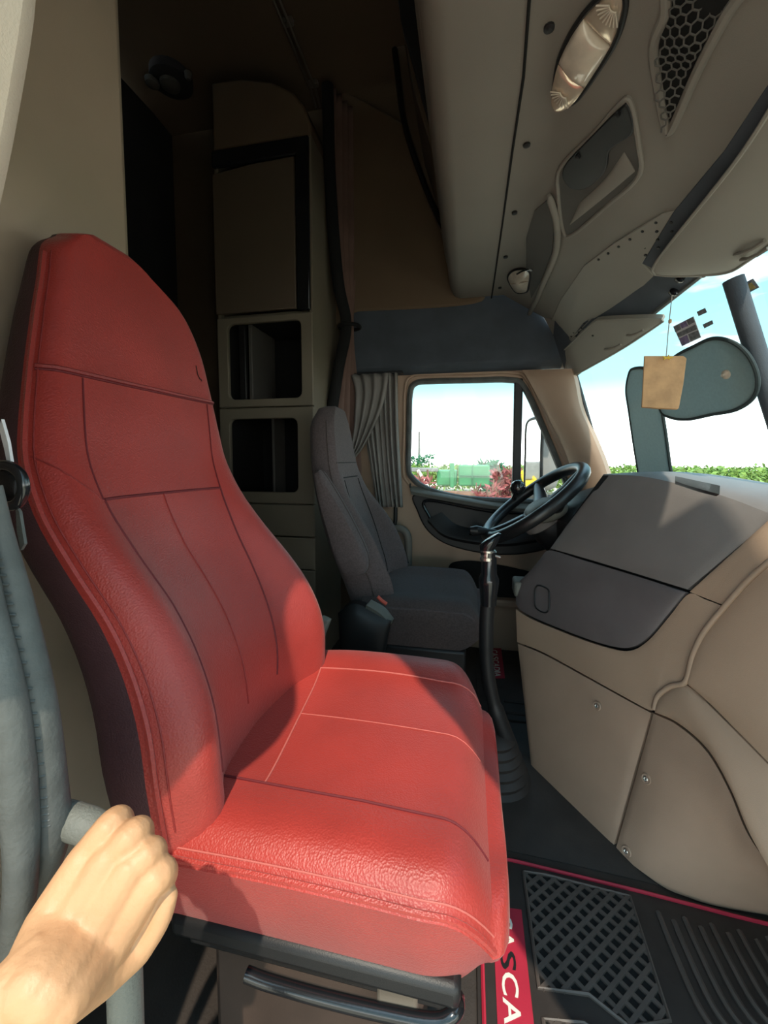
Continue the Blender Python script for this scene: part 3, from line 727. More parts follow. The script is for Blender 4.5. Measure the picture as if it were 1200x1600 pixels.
# ================================================================== windshield
def wtop(y):
    hx, hz = hdr(y); return max(hx, 0.40) + 0.012, hz - 0.004
def wrow(y):
    x, z = wtop(y); zb = 0.93; return (x, y, z), (x + 0.3 * (z - zb) * 1.0, y, zb)
def pane(y0, y1, n=10):
    f = [[wrow(y0 + (y1 - y0) * i / n)[0], wrow(y0 + (y1 - y0) * i / n)[1]] for i in range(n + 1)]
    return loft(f, False, False)
ws = struct('window_2', pane(1.272, 2.13), 'wind')
obj('windshield_pane', pane(0.34, 1.228), 'wind', ws)
t_, b_ = Vector((0.6668,1.25,1.4776)), Vector((0.759,1.25,1.1931))
b_ = b_ + (b_ - t_) * 0.85
obj('center_post', tube([t_ + (t_ - b_) * 0.035, t_, t_.lerp(b_, 0.5), b_], 0.023, 10), 'blue', ws)
for y in (2.135, 0.335):
    a, b_ = wrow(y); obj('windshield_edge', tube([a, Vector(a).lerp(Vector(b_), 0.5), b_], 0.014, 8), 'black', ws)
obj('top_gasket', tube([Vector(wrow(0.34 + 1.79 * i / 20)[0]) for i in range(21)], 0.010, 8), 'seal', ws)
obj('bottom_gasket', tube([Vector(wrow(0.34 + 1.79 * i / 20)[1]) for i in range(21)], 0.014, 8), 'black', ws)

# things stuck on and hung by the windshield
NW = Vector((-1, -0.25, -0.3)).normalized()
def shade(outl, label, name='sunshade'):
    s_ = empty(name, outl[0], label, 'sunshade', 'mesh sunshades')
    P = cat(outl, 6, True)
    obj('mesh_panel', plate(P, NW * 0.003), 'mesh', s_)
    obj('wire_rim', tube(P, 0.0055, 8, closed=True), 'meshrim', s_)
    return s_
sh = shade([(0.5944,1.702,1.3687), (0.5908,1.7337,1.3542), (0.5973,1.7723,1.3005), (0.6148,1.7889,1.2282), (0.6453,1.816,1.1041), (0.6813,1.842,0.9624), (0.7033,1.8483,0.8839), (0.738,1.6926,0.8978), (0.7082,1.6559,1.0277), (0.6684,1.626,1.1852), (0.6368,1.6193,1.2962), (0.6145,1.641,1.3525)], 'narrow upright mesh sunshade left of the hanging cardboard tag')
sh2 = shade([(0.6313,1.5567,1.2002), (0.6487,1.5225,1.1707), (0.6691,1.4566,1.1576), (0.6884,1.3738,1.1622), (0.7075,1.2918,1.1667), (0.7143,1.2343,1.1921), (0.7067,1.2114,1.2364), (0.6882,1.2181,1.2925), (0.6677,1.2488,1.3352), (0.648,1.2979,1.3601), (0.6326,1.3624,1.3576), (0.6148,1.4528,1.3417), (0.6134,1.5308,1.2812)], 'wide rounded mesh sunshade with a suction cup behind the hanging cardboard tag')
obj('suction_cup', lathe([(0.013, 0), (0.012, 0.004), (0.005, 0.008), (0.004, 0.013), (0, 0.014)], (0.6756,1.2834,1.2601), NW, 14), 'lens', sh2)
tgp = (0.4762,1.16,1.2247)
tg = empty('air_freshener', tgp, 'brown cardboard tag hanging on a string in front of the windshield', 'tag')
tgo = [(0.4287,1.16,1.2914), (0.4705,1.16,1.2893), (0.5159,1.16,1.287), (0.5232,1.16,1.2804), (0.519,1.16,1.2184), (0.5117,1.16,1.1605), (0.5076,1.16,1.1575), (0.4674,1.16,1.1601), (0.4279,1.16,1.1643), (0.4286,1.16,1.2217)]
obj('card', plate(tgo, (0.0, 0.005, 0)), 'card', tg, bevel=0.001)
obj('card_backing', plate([Vector(p) + Vector((0.002, 0.006, -0.001)) for p in tgo], (0, 0.003, 0)), 'card', tg)
obj('string', tube(cat([(0.4765,1.157,1.2867), (0.4783,1.157,1.3439), (0.4805,1.157,1.39), (0.4829,1.157,1.4326)], 6), 0.0012, 6), 'string', tg)
for i in range(5):
    a = i * 1.3
    obj('tie', tube([Vector((0.4768,1.154,1.2828)), Vector((0.4768,1.154,1.2828)) + Vector((0.012 * math.cos(a), -0.003, 0.006 * math.sin(a)))], 0.0016, 5), 'yellow', tg)
obj('knot', lathe([(0, -0.006), (0.004, -0.003), (0.004, 0.003), (0, 0.006)], (0.4813,1.157,1.3715), (0, 0, 1), 8), 'card', tg)
# stickers on the glass
def sticker(pts, m_, label, marks=()):
    s_ = obj('sticker', plate([Vector(p) for p in pts], NW * 0.001), m_, smooth=False)
    tag(s_, label, 'sticker', 'stickers on the windshield')
    for q_, mm in marks:
        obj('print', plate([Vector(p) + NW * 0.0013 for p in q_], NW * 0.0006), mm, s_, smooth=False)
    return s_
sticker([(0.6365,1.5063,1.4579), (0.6558,1.425,1.4614), (0.6766,1.4196,1.3966), (0.6596,1.4942,1.3912)], 'pale', 'purple and grey printed label on the windshield above the wide sunshade', [
    ([(0.6378,1.5046,1.4553), (0.6432,1.4804,1.4573), (0.6486,1.4788,1.4407), (0.6432,1.5029,1.4385)], 'stgrey'),
    ([(0.644,1.4781,1.4565), (0.6493,1.4549,1.4584), (0.6553,1.4511,1.4415), (0.649,1.4758,1.4418)], 'purple'),
    ([(0.6497,1.4521,1.4594), (0.6555,1.4277,1.4604), (0.6606,1.4262,1.4446), (0.6557,1.4483,1.4425)], 'stgrey'),
    ([(0.6456,1.4996,1.4333), (0.6628,1.4265,1.437), (0.6675,1.4244,1.4229), (0.6503,1.4966,1.4202)], 'stgrey'),
    ([(0.6519,1.4955,1.4159), (0.659,1.4643,1.4182), (0.6661,1.4624,1.3959), (0.66,1.4912,1.3923)], 'purple'),
    ([(0.6601,1.4593,1.4186), (0.669,1.4235,1.4188), (0.6755,1.4211,1.399), (0.6672,1.4574,1.3964)], 'stgrey')])
sticker([(0.657,1.4106,1.4694), (0.6642,1.3814,1.4697), (0.6688,1.3795,1.456), (0.6617,1.4086,1.4555)], 'stgrey', 'small grey label near the top of the windshield beside the center post')
sticker([(0.6707,1.4039,1.4294), (0.6785,1.3707,1.4309), (0.682,1.3702,1.4198), (0.675,1.4013,1.4173)], 'stgrey', 'small grey label with a torn strip right of the purple one')
sticker([(0.6908,1.2919,1.4891), (0.7022,1.2438,1.4911), (0.7124,1.2349,1.4646), (0.7007,1.2858,1.4612)], 'stgrey', 'gold label on the glass right of the windshield center post', [([(0.6945,1.2847,1.4827), (0.703,1.2493,1.4838), (0.7096,1.2423,1.4678), (0.7005,1.2808,1.4659)], 'gold')])
# ================================================================== dashboard
ND = Vector((-0.794, -0.5535, 0.249))
da = empty('dashboard', (0.45, 1.2, 0.0), 'grey and tan moulded dashboard and engine cover facing the red seat', 'dashboard')
# dark core behind the panel joints
core = [(0.2051,1.6087,0.4271), (0.2356,1.3749,0.0049), (0.3934,1.1453,-0.0027), (0.4532,1.0813,0.0455), (0.5189,1.0931,0.3012), (0.6261,0.9303,0.301), (0.7034,1.1082,0.9027), (0.646,1.2099,0.926), (0.5215,1.4031,0.9587), (0.454,1.5001,0.9591), (0.3194,1.5734,0.7131)]
obj('core', plate(core, ND * -0.12), 'dark', da, smooth=False)
obj('airbag_cover', patch([(0.2966,1.568,0.7085), (0.3761,1.453,0.7063), (0.4781,1.3041,0.7006), (0.5615,1.1819,0.6947)], [(0.4452,1.4998,0.9827), (0.5168,1.3928,0.9809), (0.5793,1.2953,0.9635), (0.6392,1.1982,0.9385), (0.6953,1.1013,0.9019)], ND, 0.012, 0.03, n=40, m=16), 'grey', da)
dtop = [(0.4456,1.5011,0.9827), (0.5173,1.3939,0.9809), (0.5798,1.2964,0.9634), (0.6398,1.1992,0.9384), (0.6959,1.1022,0.9018)]
dt2 = [Vector(dtop[0]) + Vector((0.16, 0.12, -0.015)), Vector(dtop[1]) + Vector((0.22, 0.12, 0.0)), Vector(dtop[2]) + Vector((0.26, 0.1, 0.0)), Vector(dtop[3]) + Vector((0.24, 0.0, 0.0)), Vector(dtop[4]) + Vector((0.22, -0.2, 0.0))]
obj('dash_top', patch(dtop, dt2, (0, 0, 1), 0.014, 0.03, n=40, m=10), 'grey', da)
obj('defrost_vent', patch([(0.3828,0.869,0.995), (0.3239,0.6691,0.995), (0.3033,0.5824,0.995)], [(0.3806,0.8644,1), (0.3197,0.6608,1), (0.2896,0.5501,1)], (0, 0, 1), 0.002, 0.01), 'black', da)
gb = obj('glovebox_door', patch([(0.1872,1.6334,0.5055), (0.1904,1.6118,0.4676), (0.2329,1.5466,0.458), (0.3329,1.4066,0.4654), (0.4082,1.3041,0.4777), (0.453,1.2488,0.4975), (0.4887,1.2184,0.5439), (0.5282,1.1975,0.6232), (0.558,1.1829,0.6856)], [(0.2009,1.6386,0.5607), (0.2381,1.6101,0.6158), (0.268,1.5899,0.6664), (0.2945,1.5677,0.7014), (0.3756,1.4501,0.6983), (0.4776,1.3018,0.6936), (0.5295,1.2255,0.6896), (0.5581,1.1834,0.6872)], ND, 0.010, 0.03, n=44, m=14), 'grey_dark', da)
lt = [(0.2467,1.5512,0.5605), (0.2581,1.5419,0.576), (0.279,1.5114,0.575), (0.2835,1.4986,0.561), (0.2816,1.4814,0.5164), (0.2707,1.4883,0.497), (0.2515,1.5149,0.495), (0.243,1.5333,0.509)]
obj('glovebox_latch', plate(cat(lt, 5, True), ND * -0.006), 'grey_dark', gb, bevel=0.002)
obj('latch_rim', tube(cat(lt, 5, True), 0.0028, 8, closed=True), 'black', gb)
# tan middle band under the glovebox, up to the ridge of the end panel
obj('middle_panel', patch([(0.1876,1.5629,0.3498), (0.2648,1.4588,0.3646), (0.3691,1.3109,0.3682), (0.4461,1.2011,0.3697), (0.4779,1.1566,0.3721), (0.4849,1.1527,0.3858), (0.493,1.1532,0.4127), (0.512,1.1417,0.4474), (0.537,1.1195,0.4777)], [(0.1861,1.6131,0.4567), (0.2326,1.5432,0.4496), (0.3325,1.4038,0.4579), (0.4077,1.3017,0.4708), (0.4547,1.2434,0.4908), (0.4903,1.2139,0.5388), (0.5296,1.1932,0.618), (0.5623,1.1762,0.6847), (0.5826,1.1463,0.6827), (0.6075,1.1086,0.6783)], ND, 0.004, 0.03, n=70, m=14), 'tan', da)
obj('shoulder_panel', patch([(0.5646,1.1754,0.6902), (0.6078,1.1094,0.6812), (0.6088,1.1089,0.6831)], [(0.5648,1.1759,0.6917), (0.6265,1.1352,0.798), (0.6925,1.0918,0.9119), (0.6822,1.0675,0.825), (0.6436,1.0905,0.7531), (0.6122,1.1054,0.6861)], ND, 0.004, 0.03, n=30, m=10, sm=False), 'tan', da)
obj('end_panel', patch([(0.5383,1.1099,0.4765), (0.5639,1.0652,0.4588), (0.5916,1.0131,0.4313), (0.6286,0.9428,0.3932)], [(0.5387,1.1112,0.4808), (0.5535,1.1192,0.5456), (0.5726,1.1184,0.6047), (0.6085,1.1006,0.6797), (0.6424,1.0838,0.7505), (0.679,1.0615,0.8175)], ND, 0.012, 0.03, n=36, m=14), 'tan', da)
obj('panel_ridge', tube(cat([(0.4828,1.147,0.3821), (0.4907,1.1478,0.4173), (0.5115,1.1342,0.4532), (0.5352,1.1128,0.4812), (0.5498,1.1174,0.546), (0.5709,1.1154,0.609), (0.6053,1.1,0.6844), (0.6391,1.0828,0.7536), (0.677,1.0587,0.8209)], 8), 0.0065, 10), 'tan', da)
# rounded lower band of the end panel
obj('lower_band', patch([(0.4824,1.1415,0.3768), (0.5136,1.0898,0.3854), (0.5423,1.0215,0.373), (0.5563,0.9614,0.3324), (0.5647,0.9098,0.2807), (0.5823,0.8545,0.2335)], [(0.4848,1.1447,0.3838), (0.4931,1.1462,0.4134), (0.5129,1.1337,0.4486), (0.5354,1.1125,0.4731), (0.5603,1.0657,0.4565), (0.588,1.0065,0.4293), (0.6249,0.9368,0.3919)], ND, 0.012, 0.03, n=40, m=14), 'tan', da)
# lower left and right covers (engine tunnel)
obj('tunnel_cover', patch([(0.2194,1.3601,0.0004), (0.2722,1.2799,-0.0097), (0.3331,1.1936,-0.0071), (0.388,1.1184,0.0005)], [(0.1894,1.558,0.3448), (0.2646,1.4565,0.3588), (0.3688,1.3091,0.363), (0.4458,1.1996,0.3651), (0.4785,1.1535,0.367)], ND, 0.012, 0.04, n=36, m=18), 'tan2', da)
obj('tunnel_cover', patch([(0.3924,1.1127,0.0017), (0.4328,1.0618,0.0095), (0.4778,1.0324,0.004), (0.5199,1.0204,0.004), (0.5748,1.0119,0.004), (0.6893,1.0139,0.004)], [(0.4817,1.1467,0.37), (0.5123,1.0923,0.3786), (0.5421,1.0256,0.3654), (0.5573,0.9669,0.3237), (0.5704,0.9222,0.266), (0.5989,0.88,0.2229)], (-0.6, -0.75, 0.2), 0.014, 0.04, n=40, m=18), 'tan2', da)
obj('tunnel_side', patch([(0.2194,1.3601,0.0004), (0.2316,1.3778,0.02), (0.2416,1.4164,0.02)], [(0.1894,1.558,0.3448), Vector((0.1894,1.558,0.3448)) + Vector((0.06, 0.08, 0)), Vector((0.1894,1.558,0.3448)) + Vector((0.14, 0.2, 0))], (-0.5, 0.8, 0), 0.01, 0.02), 'tan2', da)
obj('dash_end', loft([[(x0_, y, z0_), (0.88, y, z0_), (0.88, y, 0.95), (x1_, y, 0.93)] for y, x0_, x1_, z0_ in ((0.28, 0.62, 0.72, 0.42), (0.60, 0.66, 0.72, 0.40), (1.02, 0.70, 0.72, 0.36))]), 'tan', da, bevel=0.02)
def dscrew(p):
    s_ = obj('screw_recess', lathe([(0.013, 0.0), (0.011, 0.003), (0.008, 0.001), (0, 0.0)], p, ND, 16), 'tan2', da)
    obj('screw', lathe([(0.006, 0.0), (0.006, 0.004), (0.004, 0.005), (0.0025, 0.003), (0, 0.003)], p, ND, 12), 'chrome', s_)
for p in ((0.3784,1.2543,0.3122), (0.4535,1.1008,0.2224), (0.4106,1.0883,0.0297), (0.5325,1.0776,0.4265)): dscrew(p)
# instrument wing seen edge-on beyond the glovebox
obj('cockpit_side', patch([(0.2016,1.6442,0.5591), (0.2389,1.6155,0.6144), (0.2957,1.5747,0.7047), (0.3442,1.5482,0.8003), (0.4413,1.4928,0.9786)], [Vector((0.2009,1.6386,0.5607)) + Vector((0.10, 0.14, 0.0)), Vector((0.2381,1.6101,0.6158)) + Vector((0.10, 0.16, 0.0)), Vector((0.2947,1.5694,0.7058)) + Vector((0.10, 0.18, -0.02)), Vector((0.343,1.543,0.801)) + Vector((0.10, 0.18, -0.03)), Vector((0.4391,1.4853,0.9789)) + Vector((0.12, 0.18, -0.03))], (-0.5, 0.8, 0), 0.004, 0.02), 'black', da)
obj('switch_bank', box(0.18, 0.26, 1.62, 1.72, 0.50, 0.56), 'pewter', da, bevel=0.01)
obj('cluster_hood', patch([(0.36, 1.52, 0.80), (0.34, 1.75, 0.80), (0.36, 2.05, 0.80)], [(0.58, 1.52, 0.90), (0.56, 1.75, 0.93), (0.58, 2.10, 0.90)], (-0.3, 0, 1), 0.02, 0.06), 'black', da)
obj('knee_panel', patch([(0.45, 1.55, 0.25), (0.45, 1.8, 0.25), (0.45, 2.15, 0.25)], [(0.36, 1.55, 0.80), (0.34, 1.8, 0.80), (0.36, 2.15, 0.80)], (-1, 0, 0), 0.02, 0.06), 'black', da)

# ================================================================== steering wheel
sw = empty('steering_wheel', (0.30, 1.78, 0.80), 'black steering wheel with grey airbag hub and spinner knob', 'steering wheel')
wc_ = Vector((0.262, 1.78, 0.855)); wn = Vector((-0.62, -0.06, 0.78)).normalized(); wa = Vector((0, 1, 0)); wa = (wa - wn * wa.dot(wn)).normalized(); wb = wn.cross(wa)
R = 0.232
obj('wheel_rim', tube([wc_ + wa * R * math.cos(t * math.pi / 24) + wb * R * math.sin(t * math.pi / 24) for t in range(48)], 0.0245, 14, closed=True), 'rim', sw)
obj('hub_cover', lathe([(0.0, 0.028), (0.05, 0.026), (0.085, 0.014), (0.10, -0.01), (0.095, -0.05), (0.06, -0.07), (0, -0.075)], wc_ - wn * 0.045, wn, 28), 'grey', sw)
obj('hub_badge', lathe([(0.0, 0.004), (0.05, 0.003), (0.055, 0), (0.0, -0.002)], wc_ - wn * 0.016, wn, 24), 'pewter', sw)
for ang in (200, 340, 90, 250, 290)[:4]:
    d_ = wa * math.cos(math.radians(ang)) + wb * math.sin(math.radians(ang))
    obj('spoke', tube([wc_ - wn * 0.05 + d_ * 0.07, wc_ - wn * 0.03 + d_ * 0.15, wc_ + d_ * (R - 0.005)], [0.036, 0.030, 0.020], 10), 'rim', sw)
kp = Vector((0.1882,1.66,0.9233))
obj('spinner_knob', lathe([(0, 0.030), (0.016, 0.026), (0.028, 0.010), (0.028, -0.008), (0.018, -0.024), (0.010, -0.030), (0.010, -0.055), (0, -0.056)], kp, (0.2, -0.5, 0.85), 20), 'gloss', sw)
obj('column_shroud', lathe([(0.075, 0.0), (0.085, -0.05), (0.075, -0.14), (0.05, -0.30), (0, -0.31)], wc_ - wn * 0.08, wn, 20), 'black', sw)
obj('column_pod', loft([[Vector((0.3055,1.66,0.8313)) + Vector((math.cos(t * math.pi / 10) * 0.075 * k, dy, math.sin(t * math.pi / 10) * 0.045 * k + 0.25 * math.cos(t * math.pi / 10) * 0.075 * k)) for t in range(20)] for dy, k in ((-0.03, 0.25), (-0.025, 0.6), (-0.005, 0.9), (0.03, 1.0), (0.12, 1.0))]), 'pewter', sw)
obj('stalk_lever', tube([(0.1849,1.8,0.7175), (0.0764,1.74,0.735), (0.0344,1.72,0.7396), (0.0111,1.72,0.7388)], [0.009, 0.013, 0.022, 0.016], 10), 'black', sw)

# ================================================================== gear lever
gs = empty('gear_lever', (0.10, 1.30, 0.0), 'tall black gear lever with a metal collar and angled knob', 'gear lever')
gy = 1.30
obj('lower_shaft', tube(cat([(0.14,1.3,0.1227), (0.0903,1.3,0.2544), (0.0663,1.3,0.3785), (0.0623,1.3,0.5035), (0.0664,1.3,0.607)], 8), [0.026] * 8 + [0.021] * 12 + [0.0225] * 13, 16), 'black', gs)
obj('shaft_flare', lathe([(0.024, 0), (0.026, 0.03), (0.031, 0.07), (0.031, 0.085), (0.024, 0.10), (0.022, 0.17), (0.0, 0.17)], (0.0669,1.3,0.5762), (0, 0, 1), 20), 'gloss', gs)
obj('metal_collar', lathe([(0.021, 0), (0.024, 0.003), (0.024, 0.012), (0.0215, 0.014), (0.0215, 0.026), (0.024, 0.028), (0.024, 0.034), (0.018, 0.036)], (0.0625,1.3,0.7169), (0, 0, 1), 20), 'chrome', gs)
obj('clamp_screw', tube([(0.0809,1.29,0.7363), (0.1001,1.29,0.7312)], 0.004, 8), 'chrome', gs)
kc = [Vector((0.0602,1.3,0.7371)), Vector((0.0599,1.3,0.7573)), Vector((0.0616,1.3,0.7735)), Vector((0.0652,1.3,0.7878)), Vector((0.067,1.3,0.7939))]
obj('knob', loft([[c + Vector((math.cos(t * math.pi / 12) * rx + dx, math.sin(t * math.pi / 12) * ry, math.cos(t * math.pi / 12) * sh_)) for t in range(24)] for c, rx, ry, dx, sh_ in ((kc[0], 0.020, 0.020, 0, 0), (kc[1], 0.023, 0.023, 0.0, 0.0), (kc[2], 0.030, 0.026, 0.004, 0.009), (kc[3], 0.030, 0.025, 0.007, 0.016), (kc[4], 0.020, 0.016, 0.007, 0.012))]), 'gloss', gs, sharp=70)
bell = []
for k in range(13):
    bell.append((0.10 - 0.0045 * k + (0.010 if k % 2 else 0), 0.0 + 0.013 * k))
obj('boot', lathe([(0.11, -0.005)] + bell + [(0.0, 0.17)], (0.105, 1.30, 0.0), (-0.05, 0, 1), 28), 'rubber', gs)
# ================================================================== seats
def lerp_rows(rows, z):
    out_ = []
    for c in range(1, len(rows[0])):
        t = [(r[0], r[c]) for r in rows]
        out_.append(sum(interp(z + d, t) * w for d, w in ((-0.03, 1), (-0.018, 2), (0, 3), (0.018, 2), (0.03, 1))) / 9)
    return out_

class Back:
    """seat back: rows of (z, x of the middle, near y, far y, bolster bulge, thickness)"""
    def __init__(s, rows): s.rows = rows
    def pt(s, u, z, off=0.0):
        x, yn, yf, b, t = lerp_rows(s.rows, z)
        y = (yn + yf) / 2 + (yf - yn) / 2 * u
        a = abs(u)
        g = math.exp(-((a - 0.80) / 0.20) ** 2) * b - 0.018 * math.exp(-(u / 0.45) ** 2) * min(1, b / 0.04)
        roll = 0.0
        if a > 0.86: roll = 0.035 * ((a - 0.86) / 0.14) ** 2
        return Vector((x + g - roll + off, y, z))
    def mesh(s, n=41, rows=56):
        z0, z1 = s.rows[0][0], s.rows[-1][0]; R = []
        for j in range(rows + 1):
            v = j / rows; z = z0 + (z1 - z0) * (1 - (1 - v) ** 1.6)
            x, yn, yf, b, t = lerp_rows(s.rows, z)
            ring = [s.pt(-1 + 2 * i / (n - 1), z) for i in range(n)]
            yc, hw = (yn + yf) / 2, (yf - yn) / 2
            for i in range(1, 16):
                a = math.pi * i / 16
                ring.append(Vector((x - 0.035 - t * math.sin(a) ** 0.6, yc + hw * math.copysign(abs(math.cos(a)) ** 0.5, math.cos(a)) * (1.0), z)))
            R.append(ring)
        # cap: shrink the last ring
        last = R[-1]; c = sum(last, Vector()) / len(last)
        R.append([p.lerp(c, 0.35) + Vector((0, 0, 0.010)) for p in last]); R.append([p.lerp(c, 0.75) + Vector((0, 0, 0.014)) for p in last])
        return loft(R)

class Cush:
    """seat cushion: top height over (x, y)"""
    def __init__(s, x0, x1, yn, yf, z, side, bol=0.02, tuck=0.03, drop=0.155, nr=0.0, fr=0.03):
        s.x0, s.x1, s.yn, s.yf, s.z, s.side, s.bol, s.tuck, s.drop, s.nr, s.fr = x0, x1, yn, yf, z, side, bol, tuck, drop, nr, fr
    def lim(s, x):
        t = (x - s.x0) / (s.x1 - s.x0)
        r = max(0, (t - 0.80) / 0.20)
        k = 0.10 * r ** 2.4
        return s.yn + s.nr * (1 - t) + k * 0.25, s.yf - k * 1.1 - s.fr * (1 - min(1, t * 2.5)) ** 2
    def top(s, x, y):
        yn, yf = s.lim(x); u = (y - yn) / (yf - yn) * 2 - 1; a = min(1, abs(u))
        t = (x - s.x0) / (s.x1 - s.x0)
        z = s.z + s.bol * math.exp(-((u - 0.72) / 0.22) ** 2) + s.bol * 0.5 * math.exp(-((u + 0.78) / 0.2) ** 2) + 0.006
        z -= 0.030 * max(0, (a - 0.86) / 0.14) ** 2
        z -= 0.055 * max(0, (t - 0.86) / 0.14) ** 2.2
        z += 0.008 * math.sin(min(1, t) * math.pi)
        return z
    def pt(s, x, y, o=0.0): return Vector((x, y, s.top(x, y) + o))
    def mesh(s, n=41, rows=44):
        R = []
        for j in range(rows + 1):
            t = j / rows; x = s.x0 + (s.x1 - s.x0) * (1 - (1 - t) ** 1.3); yn, yf = s.lim(x)
            ring = [s.pt(x, yn + (yf - yn) * i / (n - 1)) for i in range(n)]
            tt = (x - s.x0) / (s.x1 - s.x0); fx = s.x1 - x
            zb = s.z - s.drop + 0.04 * max(0, (tt - 0.8) / 0.2) ** 2
            zn, zf = s.top(x, yn), s.top(x, yf)
            for k in range(1, 6):
                v = k / 6; ring.append(Vector((x - s.tuck * 0.3 * v * (tt > 0.98), yf + 0.010 * math.sin(v * math.pi) - s.tuck * v, zf + (zb - zf) * v)))
            for k in range(9):
                v = k / 8; ring.append(Vector((x, yf - s.tuck + (yn + s.tuck - yf + s.tuck) * v, zb)))
            for k in range(1, 6):
                v = 1 - k / 6; ring.append(Vector((x, yn - 0.006 * math.sin(v * math.pi) + s.tuck * v, zn + (zb - zn) * v)))
            R.append(ring)
        last = R[-1]; c = sum(last, Vector()) / len(last); c.y = sum(s.lim(s.x1)) / 2
        for dx, k in ((0.008, 0.985), (0.015, 0.955), (0.021, 0.90), (0.025, 0.78), (0.027, 0.5), (0.028, 0.15)):
            R.append([Vector((p.x + dx, c.y + (p.y - c.y) * k, c.z + (p.z - c.z) * k)) for p in last])
        return loft(R)
def s_mid(y, lim, k):
    c = (lim[0] + lim[1]) / 2; return c + (y - c) * k

# ---- red passenger seat
RB = Back([(0.46, -0.395, 0.46, 1.00, 0.045, 0.10), (0.60, -0.395, 0.437, 1.000, 0.050, 0.11), (0.66, -0.413, 0.449, 1.000, 0.055, 0.11), (0.73, -0.447, 0.462, 0.998, 0.055, 0.11), (0.80, -0.482, 0.465, 0.975, 0.050, 0.11), (0.87, -0.52, 0.457, 0.952, 0.038, 0.11), (0.95, -0.56, 0.452, 0.938, 0.020, 0.105), (1.03, -0.60, 0.467, 0.950, 0.008, 0.10), (1.10, -0.622, 0.492, 0.964, 0.004, 0.095), (1.19, -0.648, 0.526, 0.978, 0.0, 0.09), (1.286, -0.665, 0.556, 0.968, 0.0, 0.08), (1.34, -0.673, 0.574, 0.945, 0.0, 0.07), (1.388, -0.680, 0.585, 0.91, 0.0, 0.055), (1.418, -0.684, 0.598, 0.855, 0.0, 0.04), (1.432, -0.687, 0.62, 0.80, 0.0, 0.03), (1.440, -0.688, 0.66, 0.745, 0.0, 0.02)])
rs = empty('passenger_seat', (-0.2, 0.72, 0.0), 'red leather high back passenger seat nearest the camera', 'seat')
NB = 41 + 15
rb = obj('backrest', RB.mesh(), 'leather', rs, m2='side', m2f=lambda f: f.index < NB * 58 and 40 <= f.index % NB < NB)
def bseam(uz, name, r, m_, off=0.0015, par=rb, n=6):
    obj(name, tube([RB.pt(p[0], p[1], off) for p in uz], r, 6), m_, par)
def line(a, b_, n): return [(a[0] + (b_[0] - a[0]) * i / n, a[1] + (b_[1] - a[1]) * i / n) for i in range(n + 1)]
bseam([(-0.985, z / 1000) for z in range(500, 1392, 16)], 'piping', 0.0045, 'leather', 0.001)
bseam([(-0.962, z / 1000) for z in range(520, 1385, 16)], 'stitch_line', 0.0012, 'leather_side', 0.0008)
bseam([(0.985, z / 1000) for z in range(500, 1392, 16)], 'piping', 0.0045, 'leather', 0.001)
bseam(line((-0.97, 1.177), (0.97, 1.177), 30), 'piping', 0.0042, 'leather_side', 0.001)
bseam(line((-0.97, 1.172), (0.97, 1.172), 30), 'seam', 0.0022, 'groove', 0.0005)
bseam(line((-0.70, 1.168), (-0.67, 0.968), 14), 'seam', 0.0018, 'groove', 0.0)
bseam(line((0.77, 1.168), (0.62, 0.966), 14), 'seam', 0.0018, 'groove', 0.0)
bseam(line((-0.66, 0.968), (0.62, 0.966), 26), 'seam', 0.0028, 'groove', 0.0)
bseam(line((-0.05, 0.966), (-0.10, 0.56), 24), 'seam', 0.0016, 'leather_side', 0.0005)
bseam(line((-0.66, 0.966), (-0.62, 0.80), 10) + line((-0.62, 0.80), (-0.70, 0.56), 14)[1:], 'seam', 0.0022, 'groove', 0.0)
bseam(line((0.62, 0.966), (0.42, 0.74), 14) + line((0.42, 0.74), (0.30, 0.56), 12)[1:], 'seam', 0.0022, 'groove', 0.0)
bseam(line((-0.97, 1.035), (-0.68, 0.968), 10), 'seam', 0.0014, 'leather_side', 0.0)  # thin dark line painted for the shading of a fold, no stitching
bseam([(0.72, 1.262), (0.715, 1.240), (0.74, 1.229), (0.755, 1.231), (0.765, 1.226)], 'ink_mark', 0.0012, 'dark', 0.001)
RC = Cush(-0.47, 0.038, 0.455, 1.075, 0.492, 0, bol=0.022, tuck=0.075, drop=0.205, fr=0.035)
rc = obj('cushion', RC.mesh(), 'leather', rs)
def cseam(pts, name, r, m_, off=0.0008):
    obj(name, tube([RC.pt(x, y, off) for x, y in pts], r, 6), m_, rc)
cseam([(-0.44 + 0.48 * i / 40, RC.lim(-0.44 + 0.48 * i / 40)[0] + 0.004) for i in range(41)], 'piping', 0.0042, 'leather', 0.0)
cseam([(-0.44 + 0.48 * i / 40, RC.lim(-0.44 + 0.48 * i / 40)[0] + 0.011) for i in range(41)], 'stitch_line', 0.0012, 'thread')
cseam([(-0.43 + 0.465 * i / 30, 0.582 - 0.012 * math.sin(i / 30 * 3.1) - 0.03 * max(0, i / 30 - 0.6)) for i in range(31)], 'seam', 0.0022, 'groove')
cseam([(-0.43 + 0.465 * i / 30, 0.925 + 0.012 * math.sin(i / 30 * 3.1)) for i in range(31)], 'seam', 0.0018, 'thread')
cseam([(-0.335 + 0.365 * i / 24, 0.765 + 0.0 * i) for i in range(25)], 'stitch_line', 0.0010, 'thread')
cseam(line((-0.352, 0.93), (-0.315, 0.575), 24), 'seam', 0.0018, 'thread')
